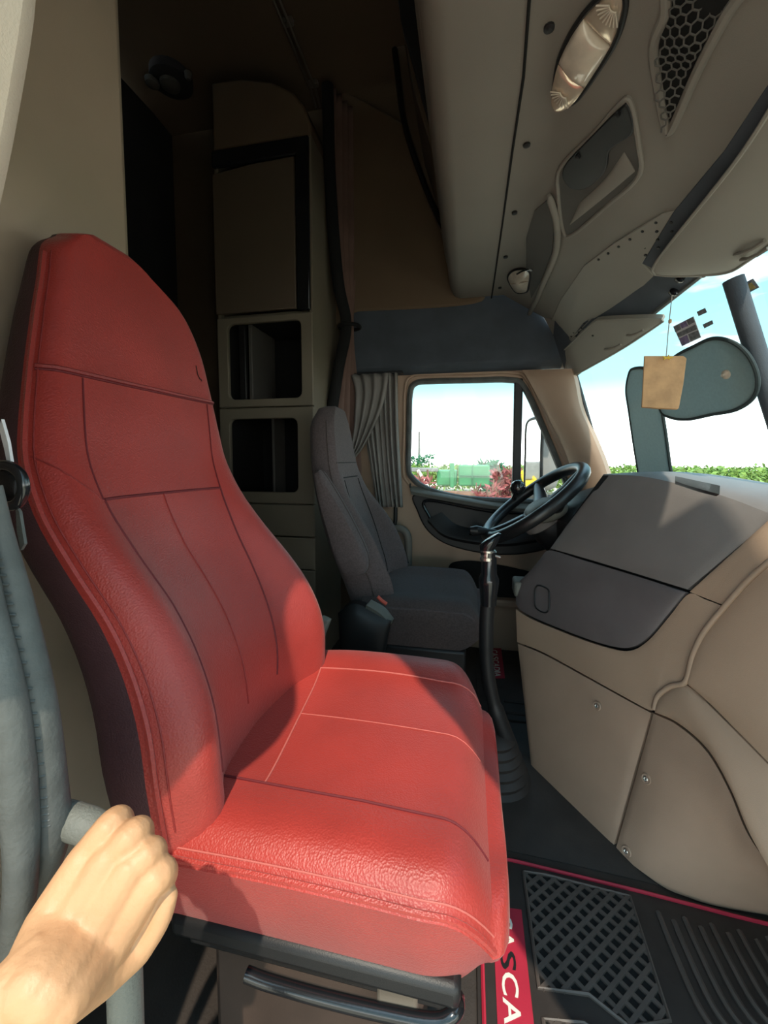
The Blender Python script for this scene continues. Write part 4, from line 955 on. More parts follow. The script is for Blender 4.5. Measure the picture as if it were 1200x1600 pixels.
# base under the red seat
obj('seat_pan', box(-0.44, 0.0, 0.50, 0.98, 0.30, 0.335), 'black', rs, bevel=0.01)
obj('pedestal', loft([[(-0.40, 0.55, z), (-0.40 + k, 0.55, z), (-0.40 + k, 0.95, z), (-0.40, 0.95, z)] for z, k in ((0.0, 0.34), (0.12, 0.33), (0.30, 0.36))]), 'under', rs, bevel=0.01)
obj('slide_rail', box(-0.43, 0.0, 0.53, 0.56, 0.255, 0.30), 'black', rs, bevel=0.004)
obj('adjust_bar', tube(cat([(-0.3102,0.5,0.2744), (-0.2745,0.5,0.271), (-0.1958,0.5,0.2703), (-0.1031,0.5,0.274), (-0.0333,0.5,0.2817), (-0.0067,0.51,0.2902), (-0.0038,0.54,0.2677)], 8), 0.0095, 12), 'gloss', rs)
obj('bar_bracket', box(-0.12, -0.06, 0.525, 0.55, 0.22, 0.30), 'pipe', rs, bevel=0.006)

# ---- seat belt buckle between the seats
bk = empty('belt_buckle', (-0.4491,1.13,0.5101), 'pale grey seat belt buckle standing behind the red cushion', 'buckle')
obj('buckle_case', plate([(-0.4822,1.13,0.4833), (-0.4566,1.13,0.5529), (-0.4282,1.13,0.5611), (-0.4042,1.13,0.5512), (-0.429,1.13,0.4862)], (0.006, 0.025, 0)), 'pewter', bk, bevel=0.004)
obj('buckle_stalk', tube([(-0.4636,1.14,0.4846), (-0.4789,1.14,0.4228), (-0.4969,1.14,0.3395)], 0.012, 8), 'black', bk)
obj('release_mark', plate([(-0.4546,1.129,0.5199), (-0.4343,1.129,0.5256), (-0.4406,1.129,0.5073), (-0.461,1.129,0.5036)], (0, 0.002, 0)), 'stgrey', bk)

# ---- belt loop and webbing beside the red seat back
bl = empty('belt_guide', (-0.4522,0.33,1.0067), 'black belt guide loop with pale webbing on the door pillar', 'belt guide')
obj('loop', tube(cat([(-0.4771,0.33,1.0241), (-0.4557,0.33,1.0242), (-0.4418,0.33,1.0152), (-0.439,0.33,1.0004), (-0.4472,0.33,0.9873), (-0.4606,0.33,0.9837), (-0.4801,0.33,0.9886)], 6), 0.0055, 10), 'gloss', bl)
obj('anchor', patch([(-0.4918,0.34,1.0212), (-0.4731,0.34,1.0213), (-0.4589,0.34,1.0107)], [(-0.4946,0.34,0.9887), (-0.4759,0.34,0.9863), (-0.4621,0.34,0.9906)], (0.3, -1, 0), 0.006, 0.012), 'black', bl)
obj('webbing', plate([(-0.4687,0.335,1.0718), (-0.4623,0.335,1.0489), (-0.4593,0.335,1.0241), (-0.4643,0.335,1.0241), (-0.4678,0.335,1.0425), (-0.4727,0.335,1.0634)], (0, 0.003, 0)), 'pale', bl)
obj('webbing', plate([(-0.4576,0.335,0.9832), (-0.4531,0.335,0.9767), (-0.4491,0.335,0.9435), (-0.4546,0.335,0.9365), (-0.458,0.335,0.9565)], (0, 0.003, 0)), 'seal', bl)

# ---- driver seat
DB = Back([(0.42, -0.35, 1.56, 2.00, 0.075, 0.09), (0.55, -0.375, 1.52, 2.03, 0.085, 0.10), (0.63, -0.405, 1.50, 2.04, 0.085, 0.10), (0.72, -0.432, 1.49, 2.02, 0.075, 0.10), (0.80, -0.452, 1.485, 1.97, 0.05, 0.10), (0.90, -0.475, 1.485, 1.88, 0.012, 0.095), (1.0, -0.495, 1.495, 1.82, 0.0, 0.09), (1.10, -0.51, 1.515, 1.80, 0.0, 0.085), (1.17, -0.52, 1.535, 1.785, 0.0, 0.08), (1.215, -0.527, 1.56, 1.765, 0.0, 0.06), (1.24, -0.53, 1.60, 1.73, 0.0, 0.04)])
ds = empty('driver_seat', (-0.2, 1.75, 0.0), 'charcoal fabric driver seat with a folded up armrest, beyond the gear lever', 'seat')
db = obj('backrest', DB.mesh(33, 44), 'fabric2', ds)
def dseam(uz, r=0.0025, m_='dark', nm='seam', off=0.0005): obj(nm, tube([DB.pt(p[0], p[1], off) for p in uz], r, 6), m_, db)
dseam([(-0.985, z / 1000) for z in range(480, 1200, 16)], 0.004, 'fabric', 'piping')
dseam(line((-0.6, 0.95), (-0.42, 0.5), 18)); dseam(line((0.55, 0.95), (0.42, 0.5), 18)); dseam(line((-0.62, 0.96), (0.55, 0.96), 16)); dseam(line((-0.9, 1.02), (0.9, 1.02), 14), 0.0015)
DC = Cush(-0.40, 0.045, 1.49, 2.04, 0.478, 0, bol=0.018, tuck=0.02, drop=0.16, fr=0.03)
dc = obj('cushion', DC.mesh(33, 36), 'fabric', ds)
obj('piping', tube([DC.pt(-0.38 + 0.41 * i / 30, DC.lim(-0.38 + 0.41 * i / 30)[0] + 0.004) for i in range(31)], 0.004, 6), 'fabric2', dc)
ar = [[(-0.555, 0.975), (-0.545, 0.99), (-0.525, 0.985), (-0.45, 0.87), (-0.385, 0.75), (-0.355, 0.675), (-0.36, 0.625), (-0.40, 0.605), (-0.46, 0.63), (-0.505, 0.76), (-0.545, 0.90)]]
P = cat([(x, 0, z) for x, z in ar[0]], 4, True); c = sum(P, Vector()) / len(P)
R = [[Vector((c.x + (p.x - c.x) * k, y, c.z + (p.z - c.z) * k)) for p in P] for y, k in ((1.395, 0.55), (1.40, 0.82), (1.415, 0.97), (1.44, 1.0), (1.465, 0.97), (1.478, 0.8))]
obj('armrest', loft(R), 'fabric2', ds)
obj('armrest_seam', tube([Vector((p.x, 1.44, p.z)) for p in P], 0.003, 6, closed=True), 'fabric', ds)
obj('side_cover', patch([(-0.46, 1.42, 0.26), (-0.38, 1.42, 0.25), (-0.30, 1.43, 0.28)], [(-0.47, 1.43, 0.46), (-0.40, 1.43, 0.50), (-0.27, 1.44, 0.44)], (0.1, -1, 0.1), 0.03, 0.06), 'black', ds)
obj('cover_cap', patch([(-0.36, 1.425, 0.50), (-0.31, 1.43, 0.47), (-0.275, 1.44, 0.43)], [(-0.35, 1.46, 0.51), (-0.30, 1.47, 0.48), (-0.265, 1.47, 0.44)], (0.3, -0.3, 0.9), 0.004, 0.02), 'pewter', ds)
obj('red_button', tube([(-0.3188,1.43,0.5333), (-0.3045,1.43,0.52), (-0.2854,1.43,0.5071)], 0.007, 8), 'mred', ds)
obj('seat_frame', loft([[(-0.36, 1.50, z), (0.0, 1.50, z), (0.0, 2.0, z), (-0.36, 2.0, z)] for z in (0.22, 0.32)]), 'black', ds, bevel=0.01)
obj('pedestal', loft([[(-0.34 + k, 1.55, z), (-0.04 - k, 1.55, z), (-0.04 - k, 1.95, z), (-0.34 + k, 1.95, z)] for z, k in ((0.0, 0.0), (0.08, 0.0), (0.22, 0.03))]), 'black', ds, bevel=0.01)
obj('belt_stalk', tube([(-0.30, 2.05, 0.50), (-0.33, 2.07, 0.56), (-0.35, 2.08, 0.60)], 0.010, 8), 'black', ds)

# ---- grab pipe beside the driver seat
gp = tag(obj('grab_pipe', tube(cat([(-0.4191,2.17,0.6439), (-0.3696,2.17,0.6597), (-0.3275,2.17,0.6402), (-0.3133,2.17,0.5778), (-0.3161,2.17,0.4015), (-0.3152,2.17,0.1877)], 8), 0.021, 12), 'pipe'), 'bent grey pipe rail between the driver seat back and the door', 'rail')
gp2 = tag(obj('grab_pipe', tube(cat([(-0.3893,2.2,0.8168), (-0.3891,2.2,0.7108), (-0.3961,2.2,0.6218), (-0.3953,2.2,0.1701)], 8), 0.011, 12), 'black'), 'thin black upright pipe under the window curtain', 'rail')
# ================================================================== floor mats
def clip_line(p, d, poly):
    """pieces of the line p + t d inside the polygon"""
    ts = []
    n = len(poly)
    for i in range(n):
        (x1, y1), (x2, y2) = poly[i], poly[(i + 1) % n]
        ex, ey = x2 - x1, y2 - y1; det = d[0] * -ey + d[1] * ex
        if abs(det) < 1e-9: continue
        t = ((x1 - p[0]) * -ey + (y1 - p[1]) * ex) / det; u = (d[0] * (y1 - p[1]) - d[1] * (x1 - p[0])) / det
        if 0 <= u < 1: ts.append(t)
    ts.sort()
    return [(ts[i], ts[i + 1]) for i in range(0, len(ts) - 1, 2)]
def bar2(a, b_, w, z0, z1):
    a, b_ = Vector((*a, 0)), Vector((*b_, 0)); d = (b_ - a)
    if d.length < 1e-4: return [], []
    s_ = Vector((-d.y, d.x, 0)).normalized()
    pr = [(-w, z0), (-w * 0.92, z1), (w * 0.92, z1), (w, z0)]
    return loft([[p + s_ * x + Vector((0, 0, z)) for x, z in pr] for p in (a, b_)])
mt = empty('floor_mat', (0.5, 0.7, 0.0), 'black rubber floor mat with red edge and red lettered strip in the passenger footwell', 'floor mat', 'rubber floor mats')
mo = [(0.030, 0.31), (0.030, 1.00), (0.05, 1.035), (0.12, 1.038), (0.42, 1.020), (0.60, 1.005), (0.85, 0.99), (0.88, 0.96), (0.88, 0.31)]
obj('mat_base', plate([(x, y, 0.0005) for x, y in mo], (0, 0, 0.006)), 'rubber', mt, bevel=0.002)
obj('red_edge', tube([(x, y, 0.008) for x, y in [(0.042, 0.31), (0.042, 0.995), (0.06, 1.022), (0.12, 1.026), (0.42, 1.008), (0.60, 0.993), (0.86, 0.978)]], 0.0042, 6), 'redtrim', mt)
LP = [(0.148, 0.770), (0.148, 1.000), (0.20, 1.003), (0.385, 0.990), (0.374, 0.770), (0.30, 0.745), (0.24, 0.78)]
LP2 = [(0.148, 0.50), (0.148, 0.725), (0.22, 0.735), (0.28, 0.71), (0.37, 0.74), (0.365, 0.50)]
bars = []
for poly in (LP, LP2):
    for sx in (1, -1):
        for k in range(-40, 60):
            d = (0.72, 0.69 * sx); p = (0.15 + k * 0.034, 0.80)
            for t0, t1 in clip_line(p, d, poly):
                bars.append(bar2((p[0] + d[0] * t0, p[1] + d[1] * t0), (p[0] + d[0] * t1, p[1] + d[1] * t1), 0.0042, 0.006, 0.0115 if sx > 0 else 0.0107))
    pl_ = [(x, y, 0.009) for x, y in poly]
    bars.append(tube(pl_, 0.004, 6, closed=True))
for poly in (LP, LP2):
    obj('lattice_well_shade', plate([(x, y, 0.0062) for x, y in poly], (0, 0, 0.0008)), 'dark', mt, smooth=False)  # dark sheet added under the bars as shade in the cells
lt_ = obj('lattice', join(*[b_ for b_ in bars if b_[0]]), 'lattice', mt); lt_['kind'] = 'stuff'
for i in range(15):
    x = 0.435 + i * 0.026
    obj('mat_rib', tube(cat([(x, 0.968 - 0.012 * (i % 2) - 0.001 * i, 0.006), (x - 0.002, 0.90, 0.008), (x + 0.002, 0.80 + 0.006 * i, 0.008), (x + 0.03, 0.74 + 0.008 * i, 0.008), (x + 0.07, 0.66 + 0.008 * i, 0.008), (x + 0.08, 0.50, 0.008)], 4), 0.0062, 6), 'lattice', mt)
st = obj('label_strip', plate([(0.068, 0.905, 0.0066), (0.132, 0.910, 0.0066), (0.128, 0.36, 0.0066), (0.062, 0.36, 0.0066)], (0, 0, 0.0015)), 'redtrim', mt, smooth=False)
def letter(ch, cx, y0, y1, x0, x1, z, m_, par):
    """one letter lying on the mat, its top towards the front of the cab, read towards the door"""
    cu = bpy.data.curves.new('letter', 'FONT'); cu.body = ch; cu.extrude = 0.0004; cu.size = 1.0; cu.resolution_u = 3; cu.offset = 0.012
    to = bpy.data.objects.new('tmp', cu); C.objects.link(to)
    bpy.context.view_layer.update()
    me = bpy.data.meshes.new_from_object(to.evaluated_get(bpy.context.evaluated_depsgraph_get()))
    bpy.data.objects.remove(to)
    xs = [v.co.x for v in me.vertices]; ys = [v.co.y for v in me.vertices]
    ax, bx, ay, by = min(xs), max(xs), min(ys), max(ys)
    for v in me.vertices:
        u = (v.co.x - ax) / (bx - ax); w = (v.co.y - ay) / (by - ay)
        v.co = (x0 + (x1 - x0) * w, y0 + (y1 - y0) * u, z + v.co.z)
    me.materials.append(M[m_])
    o = bpy.data.objects.new('letter', me); C.objects.link(o); o.parent = par
    return o
ys_ = [0.893, 0.862, 0.824, 0.786, 0.745, 0.703, 0.664, 0.650, 0.610]
for i, ch in enumerate('CASCADIA'):
    letter(ch, 0, ys_[i] - 0.002, ys_[i + 1] + 0.002, 0.078, 0.109, 0.0086, 'black' if i == 2 else 'white', st)
# loose dark cover on the raised floor between mat and engine cover
fc = struct('trim_8', patch([(0.06, 1.06, 0.002), (0.3, 1.05, 0.002), (0.6, 1.03, 0.002)], [(0.02, 1.45, 0.012), (0.2, 1.42, 0.012), (0.30, 1.30, 0.004)], (0, 0, 1), 0.012, 0.01), 'floorm')
# driver side mat
dm = empty('floor_mat', (0.3, 1.8, 0.0), 'dark driver side floor mat with a small red lettered label beside the gear lever', 'floor mat', 'rubber floor mats')
obj('mat_base', plate([(0.05, 1.62, 0.0005), (0.05, 2.22, 0.0005), (0.6, 2.22, 0.0005), (0.6, 1.62, 0.0005)], (0, 0, 0.008)), 'rubber', dm, bevel=0.002)
for y in (1.66, 1.74):
    obj('mat_rib', tube([(0.16, y, 0.009), (0.5, y, 0.009)], 0.008, 6), 'rubber', dm)
A4 = [Vector((0.1281,1.9187,0.0095)), Vector((0.1809,1.9296,0.0095)), Vector((0.1871,2.2451,0.0095)), Vector((0.1428,2.2359,0.0095))]
st2 = obj('label_strip', plate(A4, (0, 0, 0.001)), 'redtrim', dm, smooth=False)
ya, yb = A4[3].y - 0.02, A4[0].y + 0.02
w_ = [1, 1, 1, 1, 1, 1.1, 0.35, 1]; tot = sum(w_) + 0.12 * 7; yy = ya
for i, ch in enumerate('CASCADIA'):
    h = (ya - yb) * w_[i] / tot
    letter(ch, 0, yy, yy - h, A4[0].x + 0.006, A4[0].x + 0.036, 0.0106, 'white', st2); yy -= h + (ya - yb) * 0.12 / tot

# ================================================================== grab handle and the hand on it
gh = empty('grab_rail', (-0.31, 0.30, 0.10), 'grey rubber covered grab handle at the door pillar held by the hand', 'handle')
hp = cat([(-0.42, 0.30, 0.675), (-0.385, 0.296, 0.690), (-0.360, 0.296, 0.691), (-0.335, 0.298, 0.683), (-0.318, 0.300, 0.655), (-0.313, 0.300, 0.62), (-0.310, 0.295, 0.50), (-0.309, 0.290, 0.30), (-0.312, 0.285, 0.10)], 8)
obj('grip_bar', tube(hp, 0.0150, 16), 'pewter', gh)
obj('mount_foot', lathe([(0.03, 0), (0.03, 0.012), (0.018, 0.02), (0, 0.02)], (-0.312, 0.285, 0.085), (0, 0, 1), 16), 'pewter', gh)

pe = empty('person', (-0.32, 0.1, 0.40), 'bare left hand and forearm of a person gripping the grey grab handle', 'person')
W0 = Vector((-0.2913,0.1957,0.6695))
def chain(pts, rs_, n=14):
    """tapering limb segment with round ends"""
    P = [Vector(p) for p in pts]
    k = 6; Q = cat(P, k); rr = []
    for i in range(len(P) - 1):
        for j in range(k): rr.append(rs_[i] + (rs_[i + 1] - rs_[i]) * j / k)
    rr.append(rs_[-1])
    d0 = (Q[0] - Q[1]).normalized(); d1 = (Q[-1] - Q[-2]).normalized()
    a_ = [Q[0] + d0 * rr[0] * math.sin(t) for t in (1.45, 1.0, 0.5)]; ra = [rr[0] * math.cos(t) for t in (1.45, 1.0, 0.5)]
    b_ = [Q[-1] + d1 * rr[-1] * math.sin(t) for t in (0.5, 1.0, 1.45)]; rb_ = [rr[-1] * math.cos(t) for t in (0.5, 1.0, 1.45)]
    return tube(a_ + Q + b_, ra + rr + rb_, n)
parts = []
# metacarpals: wrist to knuckles (little finger first, index last)
parts.append(chain([(-0.296,0.2049,0.6697), (-0.3124,0.2355,0.6726), (-0.3059,0.2594,0.7018)], [0.018, 0.0185, 0.0135]))
parts.append(chain([(-0.2839,0.2025,0.6717), (-0.2968,0.2365,0.6699), (-0.2847,0.2609,0.7036)], [0.020, 0.020, 0.0138]))
parts.append(chain([(-0.2752,0.2039,0.6665), (-0.2837,0.2387,0.6626), (-0.2655,0.2623,0.6973)], [0.020, 0.021, 0.0142]))
parts.append(chain([(-0.2685,0.2068,0.6595), (-0.2749,0.2437,0.6504), (-0.2536,0.2657,0.6817)], [0.018, 0.020, 0.0140]))
# fingers: first joint, then curled round the bar
parts.append(chain([(-0.3077,0.261,0.6998), (-0.2936,0.2756,0.7207), (-0.3041,0.2944,0.6989), (-0.325,0.3108,0.6587), (-0.3401,0.3097,0.6448)], [0.0128, 0.0118, 0.0110, 0.0100, 0.0085]))
parts.append(chain([(-0.2864,0.2624,0.7006), (-0.2716,0.2737,0.7169), (-0.2822,0.2925,0.6951), (-0.3083,0.3122,0.6456), (-0.3246,0.3118,0.6286)], [0.0130, 0.0118, 0.0112, 0.0100, 0.0085]))
parts.append(chain([(-0.2671,0.2638,0.6942), (-0.2572,0.2736,0.7022), (-0.2707,0.2935,0.6757), (-0.2996,0.3127,0.6265), (-0.3183,0.3119,0.6125)], [0.0132, 0.0120, 0.0112, 0.0100, 0.0085]))
parts.append(chain([(-0.2536,0.2656,0.6807), (-0.2481,0.2743,0.6851), (-0.2626,0.2938,0.6563), (-0.2933,0.3127,0.6081), (-0.3132,0.3117,0.5951)], [0.0135, 0.0130, 0.0118, 0.0102, 0.0085]))
# thumb along the near side of the bar
parts.append(chain([(-0.2718,0.2157,0.6509), (-0.2729,0.2409,0.634), (-0.2635,0.2629,0.628)], [0.017, 0.0175, 0.0140]))
parts.append(chain([(-0.2635,0.2629,0.628), (-0.2522,0.2704,0.6425), (-0.2465,0.2744,0.6541), (-0.2433,0.2777,0.6617)], [0.0140, 0.0115, 0.0102, 0.0078]))
# wrist, forearm, elbow, upper arm
parts.append(chain([(-0.2921,0.225,0.653), (-0.2953,0.2124,0.6578), (-0.3021,0.1979,0.6603), (-0.40, 0.04, 0.545), (-0.46, -0.10, 0.52)], [0.018, 0.0205, 0.0235, 0.035, 0.042]))
parts.append(chain([(-0.2831,0.2244,0.647), (-0.285,0.211,0.6517), (-0.2935,0.1971,0.6526)], [0.018, 0.020, 0.0225]))
parts.append(chain([(-0.46, -0.10, 0.52), (-0.44, -0.24, 0.66), (-0.38, -0.34, 0.86)], [0.044, 0.050, 0.056]))
hand = obj('hand_and_arm', join(*parts), 'skin', pe, sharp=0)
rm = hand.modifiers.new('union', 'REMESH'); rm.mode = 'VOXEL'; rm.voxel_size = 0.0017; rm.use_smooth_shade = True
sm_ = hand.modifiers.new('smooth', 'SMOOTH'); sm_.factor = 0.5; sm_.iterations = 7
# ================================================================== outside
struct('ground', box(-90, 90, -60, 120, -1.75, -1.70), 'dirt', smooth=False)
def foliage(path, n, hw, z0, zt, size, seed):
    rr = random.Random(seed); V, F = [], []
    L_ = [0]
    for a, b_ in zip(path, path[1:]): L_.append(L_[-1] + math.dist(a, b_))
    ph = [rr.uniform(0, 6) for _ in range(6)]
    for _ in range(n):
        t = rr.random() * L_[-1]; k = max(i for i in range(len(path) - 1) if L_[i] <= t); s_ = (t - L_[k]) / (L_[k + 1] - L_[k])
        x = path[k][0] + (path[k + 1][0] - path[k][0]) * s_ + rr.uniform(-hw, hw); y = path[k][1] + (path[k + 1][1] - path[k][1]) * s_ + rr.uniform(-hw, hw)
        top = zt + (zt - z0) * (0.06 * math.sin(t * 0.9 + ph[0]) + 0.05 * math.sin(t * 2.3 + ph[1]) + 0.05 * math.sin(t * 5.1 + ph[2]))
        z = z0 + (top - z0) * math.sqrt(rr.random())
        a = rr.uniform(0, 6.28); e_ = rr.uniform(-0.6, 1.2); sz = size * rr.uniform(0.5, 1.2)
        d1 = Vector((math.cos(a) * math.cos(e_), math.sin(a) * math.cos(e_), math.sin(e_))) * sz
        d2 = d1.orthogonal().normalized() * sz * 0.42
        d2.rotate(Matrix.Rotation(rr.uniform(0, 3.1), 3, d1.normalized()))
        c_ = Vector((x, y, z)); k0 = len(V)
        V += [c_ - d1 * 0.5, c_ + d2 * 0.5, c_ + d1 * 0.5, c_ - d2 * 0.5]; F.append((k0, k0 + 1, k0 + 2, k0 + 3))
    return V, F
hb = obj('hedge_belt', foliage([(-34, 30), (-18, 34), (0, 36), (16, 34), (28, 28), (34, 18), (36, 2), (36, -14)], 52000, 2.2, -1.7, 0.45, 0.45, 3), 'leaf', smooth=False)
tag(hb, 'distant belt of green bushes along the edge of the field', 'bushes', kind='stuff')
cp = obj('crop_rows', foliage([(11, 12), (13, 6), (13, 0), (13, -6)], 9000, 1.5, -1.7, 0.35, 0.35, 5), 'leaf', smooth=False)
tag(cp, 'nearer green crop seen through the windshield ahead of the truck', 'crop', kind='stuff')

# farm machines parked beyond the driver window
gm = empty('farm_machine', (-0.2, 13.0, -1.7), 'green farm machine with boxy hoppers parked beyond the driver window', 'machine', 'parked farm machines')
def at_box(x0, x1, y0, y1, z0, z1, nm, m_, par, bv=0.04): return obj(nm, box(x0, x1, y0, y1, z0, z1), m_, par, bevel=bv)
at_box(-0.95, -0.35, 12.6, 13.6, 0.25, 0.72, 'hopper', 'mgreen', gm)
at_box(-0.30, 0.62, 12.6, 13.8, 0.25, 0.88, 'hopper', 'mgreen', gm)
at_box(-0.55, -0.42, 12.5, 12.7, 0.20, 0.95, 'upright', 'mgreen', gm, 0.02)
at_box(-0.25, 0.62, 12.55, 12.62, 0.55, 0.58, 'hopper_seam', 'mdark', gm, 0.01)
at_box(0.10, 0.14, 12.55, 12.62, 0.25, 0.88, 'hopper_seam', 'mdark', gm, 0.01)
at_box(-2.2, 1.4, 12.4, 12.6, -0.05, 0.10, 'frame_beam', 'mrust', gm, 0.02)
at_box(-2.2, -0.9, 12.4, 12.6, 0.68, 0.80, 'boom', 'mgrey', gm, 0.02)
for x in (-0.8, 0.3):
    obj('wheel', lathe([(0.50, -0.12), (0.60, -0.10), (0.60, 0.10), (0.50, 0.12), (0.2, 0.08), (0, 0.08)], (x, 12.3, -1.1), (0, 1, 0), 24), 'rubber', gm)
for x in (-1.9, -1.6, -1.3):
    obj('tine_arm', tube([(x, 12.35, 0.05), (x + 0.15, 12.2, 0.45), (x + 0.10, 12.2, 0.75)], 0.03, 6), 'mrust', gm)
obj('leaning_bar', tube([(-1.45, 11.9, 0.75), (-1.05, 11.9, 0.10), (-1.0, 11.9, -1.69)], 0.045, 8), 'white', gm)
y2 = empty('farm_machine', (1.5, 12.0, -1.7), 'small green machine with a pale upright bar behind the vent post', 'machine', 'parked farm machines')
at_box(1.15, 1.75, 11.6, 12.3, -0.4, 0.60, 'hood', 'mdark', y2)
obj('upright_bar', tube([(1.38, 11.5, 0.75), (1.60, 11.5, 0.0)], 0.05, 8), 'myellow', y2)
obj('wheel', lathe([(0.50, -0.12), (0.60, -0.10), (0.60, 0.10), (0.50, 0.12), (0.2, 0.08), (0, 0.08)], (1.4, 11.45, -1.1), (0, 1, 0), 24), 'rubber', y2)
at_box(1.2, 1.7, 11.55, 11.7, -1.1, -0.4, 'axle_bracket', 'mgrey', y2, 0.02)
hw = empty('harrow', (0.4, 10.5, -1.7), 'low rusty harrow frame lying in front of the green machine', 'machine')
at_box(-1.6, 1.1, 10.4, 10.52, -0.02, 0.10, 'beam', 'mrust', hw, 0.02)
at_box(-1.6, 1.1, 10.0, 10.12, -0.40, -0.28, 'beam', 'mrust', hw, 0.02)
for i in range(9):
    x = -1.5 + i * 0.32
    obj('tine', tube(cat([(x, 10.46, 0.05), (x + 0.05, 10.2, -0.2), (x + 0.02, 10.05, -0.35), (x, 9.9, -1.69)], 4), 0.022, 6), 'mrust', hw)

def shrub(name, base, h, rad, n, m_, label, size, seed, group=None):
    rr = random.Random(seed); t = empty(name, base, label, 'plant', group)
    st_, V, F = [], [], []
    for k in range(7):
        a = rr.uniform(0, 6.28); top = Vector(base) + Vector((math.cos(a) * rad * rr.uniform(0.2, 0.9), math.sin(a) * rad * rr.uniform(0.2, 0.9), h * rr.uniform(0.82, 1.0)))
        mid = Vector(base).lerp(top, 0.5) + Vector((0, 0, 0.1 * h)); pts = cat([base, mid, top], 5)
        st_.append(tube(pts, [0.022] * (len(pts) // 2) + [0.012] * (len(pts) - len(pts) // 2), 5))
        for _ in range(n // 7):
            s_ = rr.uniform(0.12, 1.0); p = pts[min(int(s_ * (len(pts) - 1)), len(pts) - 1)]
            b_ = rr.uniform(0, 6.28); e_ = rr.uniform(-0.2, 1.0); sz = size * rr.uniform(0.6, 1.3)
            d = Vector((math.cos(b_) * math.cos(e_), math.sin(b_) * math.cos(e_), math.sin(e_))); w_ = d.orthogonal().normalized() * sz * 0.16
            c_ = p + d * 0.03; k0 = len(V)
            V += [c_, c_ + d * sz * 0.5 + w_, c_ + d * sz, c_ + d * sz * 0.5 - w_]; F.append((k0, k0 + 1, k0 + 2, k0 + 3))
    obj('stems', join(*st_), 'mrust', t)
    lf = obj('leaves', (V, F), m_, t, smooth=False); lf['kind'] = 'stuff'
    return t
shrub('red_shrub', (0.66, 7.9, -1.7), 2.85, 0.22, 900, 'redleaf', 'tallest red leaved plant beside the vent post of the driver window', 0.17, 1, 'red leaved plants')
shrub('red_shrub', (0.26, 6.9, -1.7), 2.45, 0.26, 900, 'redleaf', 'shorter red leaved plant left of the tallest one', 0.16, 2, 'red leaved plants')
shrub('red_shrub', (-1.05, 9.3, -1.7), 2.5, 0.28, 700, 'redleaf', 'red leaved plant at the left of the driver window', 0.17, 3, 'red leaved plants')
shrub('green_shrub', (-1.50, 8.2, -1.7), 2.55, 0.24, 900, 'leaf', 'bright green bush at the left edge of the driver window', 0.18, 4, 'green bushes')
shrub('green_shrub', (0.9, 16.5, -1.7), 2.75, 0.7, 900, 'mdark', 'dark green bush behind the red leaved plants', 0.35, 5, 'green bushes')
# far mast with a few trees under it
ma = empty('mast', (-10.9, 92, -1.7), 'thin lattice mast far away on the horizon', 'mast')
for dx, dy in ((-0.25, -0.25), (0.25, -0.25), (0, 0.3)):
    obj('mast_leg', tube([(-10.9 + dx, 92 + dy, -1.7), (-10.9 + dx * 0.5, 92 + dy * 0.5, 7.4)], 0.13, 5), 'mgrey', ma)
for i in range(9):
    z = 0.2 + i * 0.85
    obj('brace', tube([(-11.1, 91.8, z), (-10.7, 91.9, z + 0.5), (-10.9, 92.25, z)], 0.04, 4), 'mgrey', ma)
ft = obj('far_trees', foliage([(-12.5, 80), (-7.0, 80)], 700, 0.8, -1.7, 1.9, 0.7, 9), 'mdark', smooth=False)
tag(ft, 'dark clump of far trees at the foot of the mast', 'trees', kind='stuff')

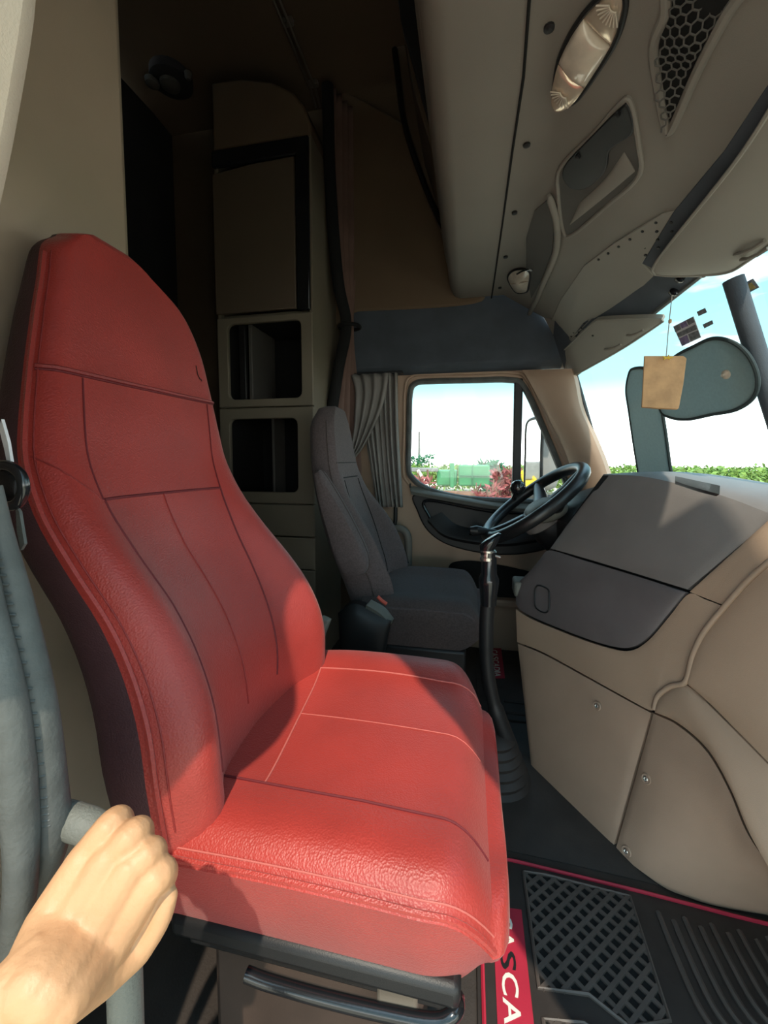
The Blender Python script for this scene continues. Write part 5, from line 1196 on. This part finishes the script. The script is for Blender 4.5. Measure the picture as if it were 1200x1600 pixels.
# driver door mirror
mi = empty('door_mirror', (0.50, 2.62, 0.95), 'tall dark driver door mirror outside the vent window reflecting farm machines', 'mirror')
mc = Vector((0.385, 2.62, 1.075)); mn = Vector((-0.95, -0.31, 0)).normalized(); ms = Vector((-mn.y, mn.x, 0)) * -1
def mpt(a, b_, c_): return mc + ms * a + Vector((0, 0, b_)) + mn * c_
ol_ = cat([(-0.10, -0.20, 0), (-0.10, 0.0, 0), (-0.10, 0.15, 0), (-0.07, 0.195, 0), (0.0, 0.205, 0), (0.07, 0.195, 0), (0.10, 0.15, 0), (0.10, 0.0, 0), (0.10, -0.20, 0), (0.06, -0.225, 0), (-0.06, -0.225, 0)], 4, True)
obj('housing', loft([[mpt(p.x * k, p.y * k, c_) for p in ol_] for c_, k in ((0.0, 1.0), (-0.05, 1.0), (-0.10, 0.92), (-0.13, 0.7))]), 'mgrey', mi)
obj('rim', tube([mpt(p.x, p.y, 0.002) for p in ol_], 0.010, 8, closed=True), 'black', mi)
obj('mirror_glass', plate([mpt(p.x * 0.95, p.y * 0.96, 0.004) for p in ol_], mn * 0.002), 'mirror', mi, smooth=False)
obj('lower_glass_frame', loft([[mpt(a, b_, c_) for a, b_ in ((-0.10, -0.42), (0.10, -0.42), (0.10, -0.25), (-0.10, -0.25))] for c_ in (0.0, -0.08)]), 'black', mi, bevel=0.01)
obj('mirror_arm', tube([mpt(0, -0.45, -0.04), (0.52, 2.45, 0.62), (0.55, 2.305, 0.62)], 0.02, 8), 'black', mi)
# machines that the mirror reflects, parked behind on the driver side
ym = empty('yellow_machine', (-5.5, 9.5, -1.7), 'yellow and red farm machine parked behind the truck, seen in the driver mirror', 'machine', 'parked farm machines')
at_box(-6.3, -4.7, 8.8, 10.4, -0.2, 0.5, 'body', 'myellow', ym); at_box(-6.3, -5.6, 9.0, 10.2, 0.5, 1.0, 'cab', 'mgrey', ym); at_box(-6.4, -4.6, 8.7, 10.5, -0.9, -0.35, 'chassis', 'mred', ym)
for dx in (-0.6, 0.6):
    obj('wheel', lathe([(0.50, -0.14), (0.60, -0.12), (0.60, 0.12), (0.50, 0.14), (0.2, 0.08), (0, 0.08)], (-5.5 + dx, 8.6, -1.1), (0, 1, 0), 20), 'rubber', ym)
obj('auger', tube([(-4.9, 9.0, 0.4), (-5.6, 9.4, 2.2)], 0.10, 8), 'mred', ym)
obj('auger', tube([(-6.0, 9.0, 0.4), (-5.2, 9.6, 2.0)], 0.08, 8), 'myellow', ym)
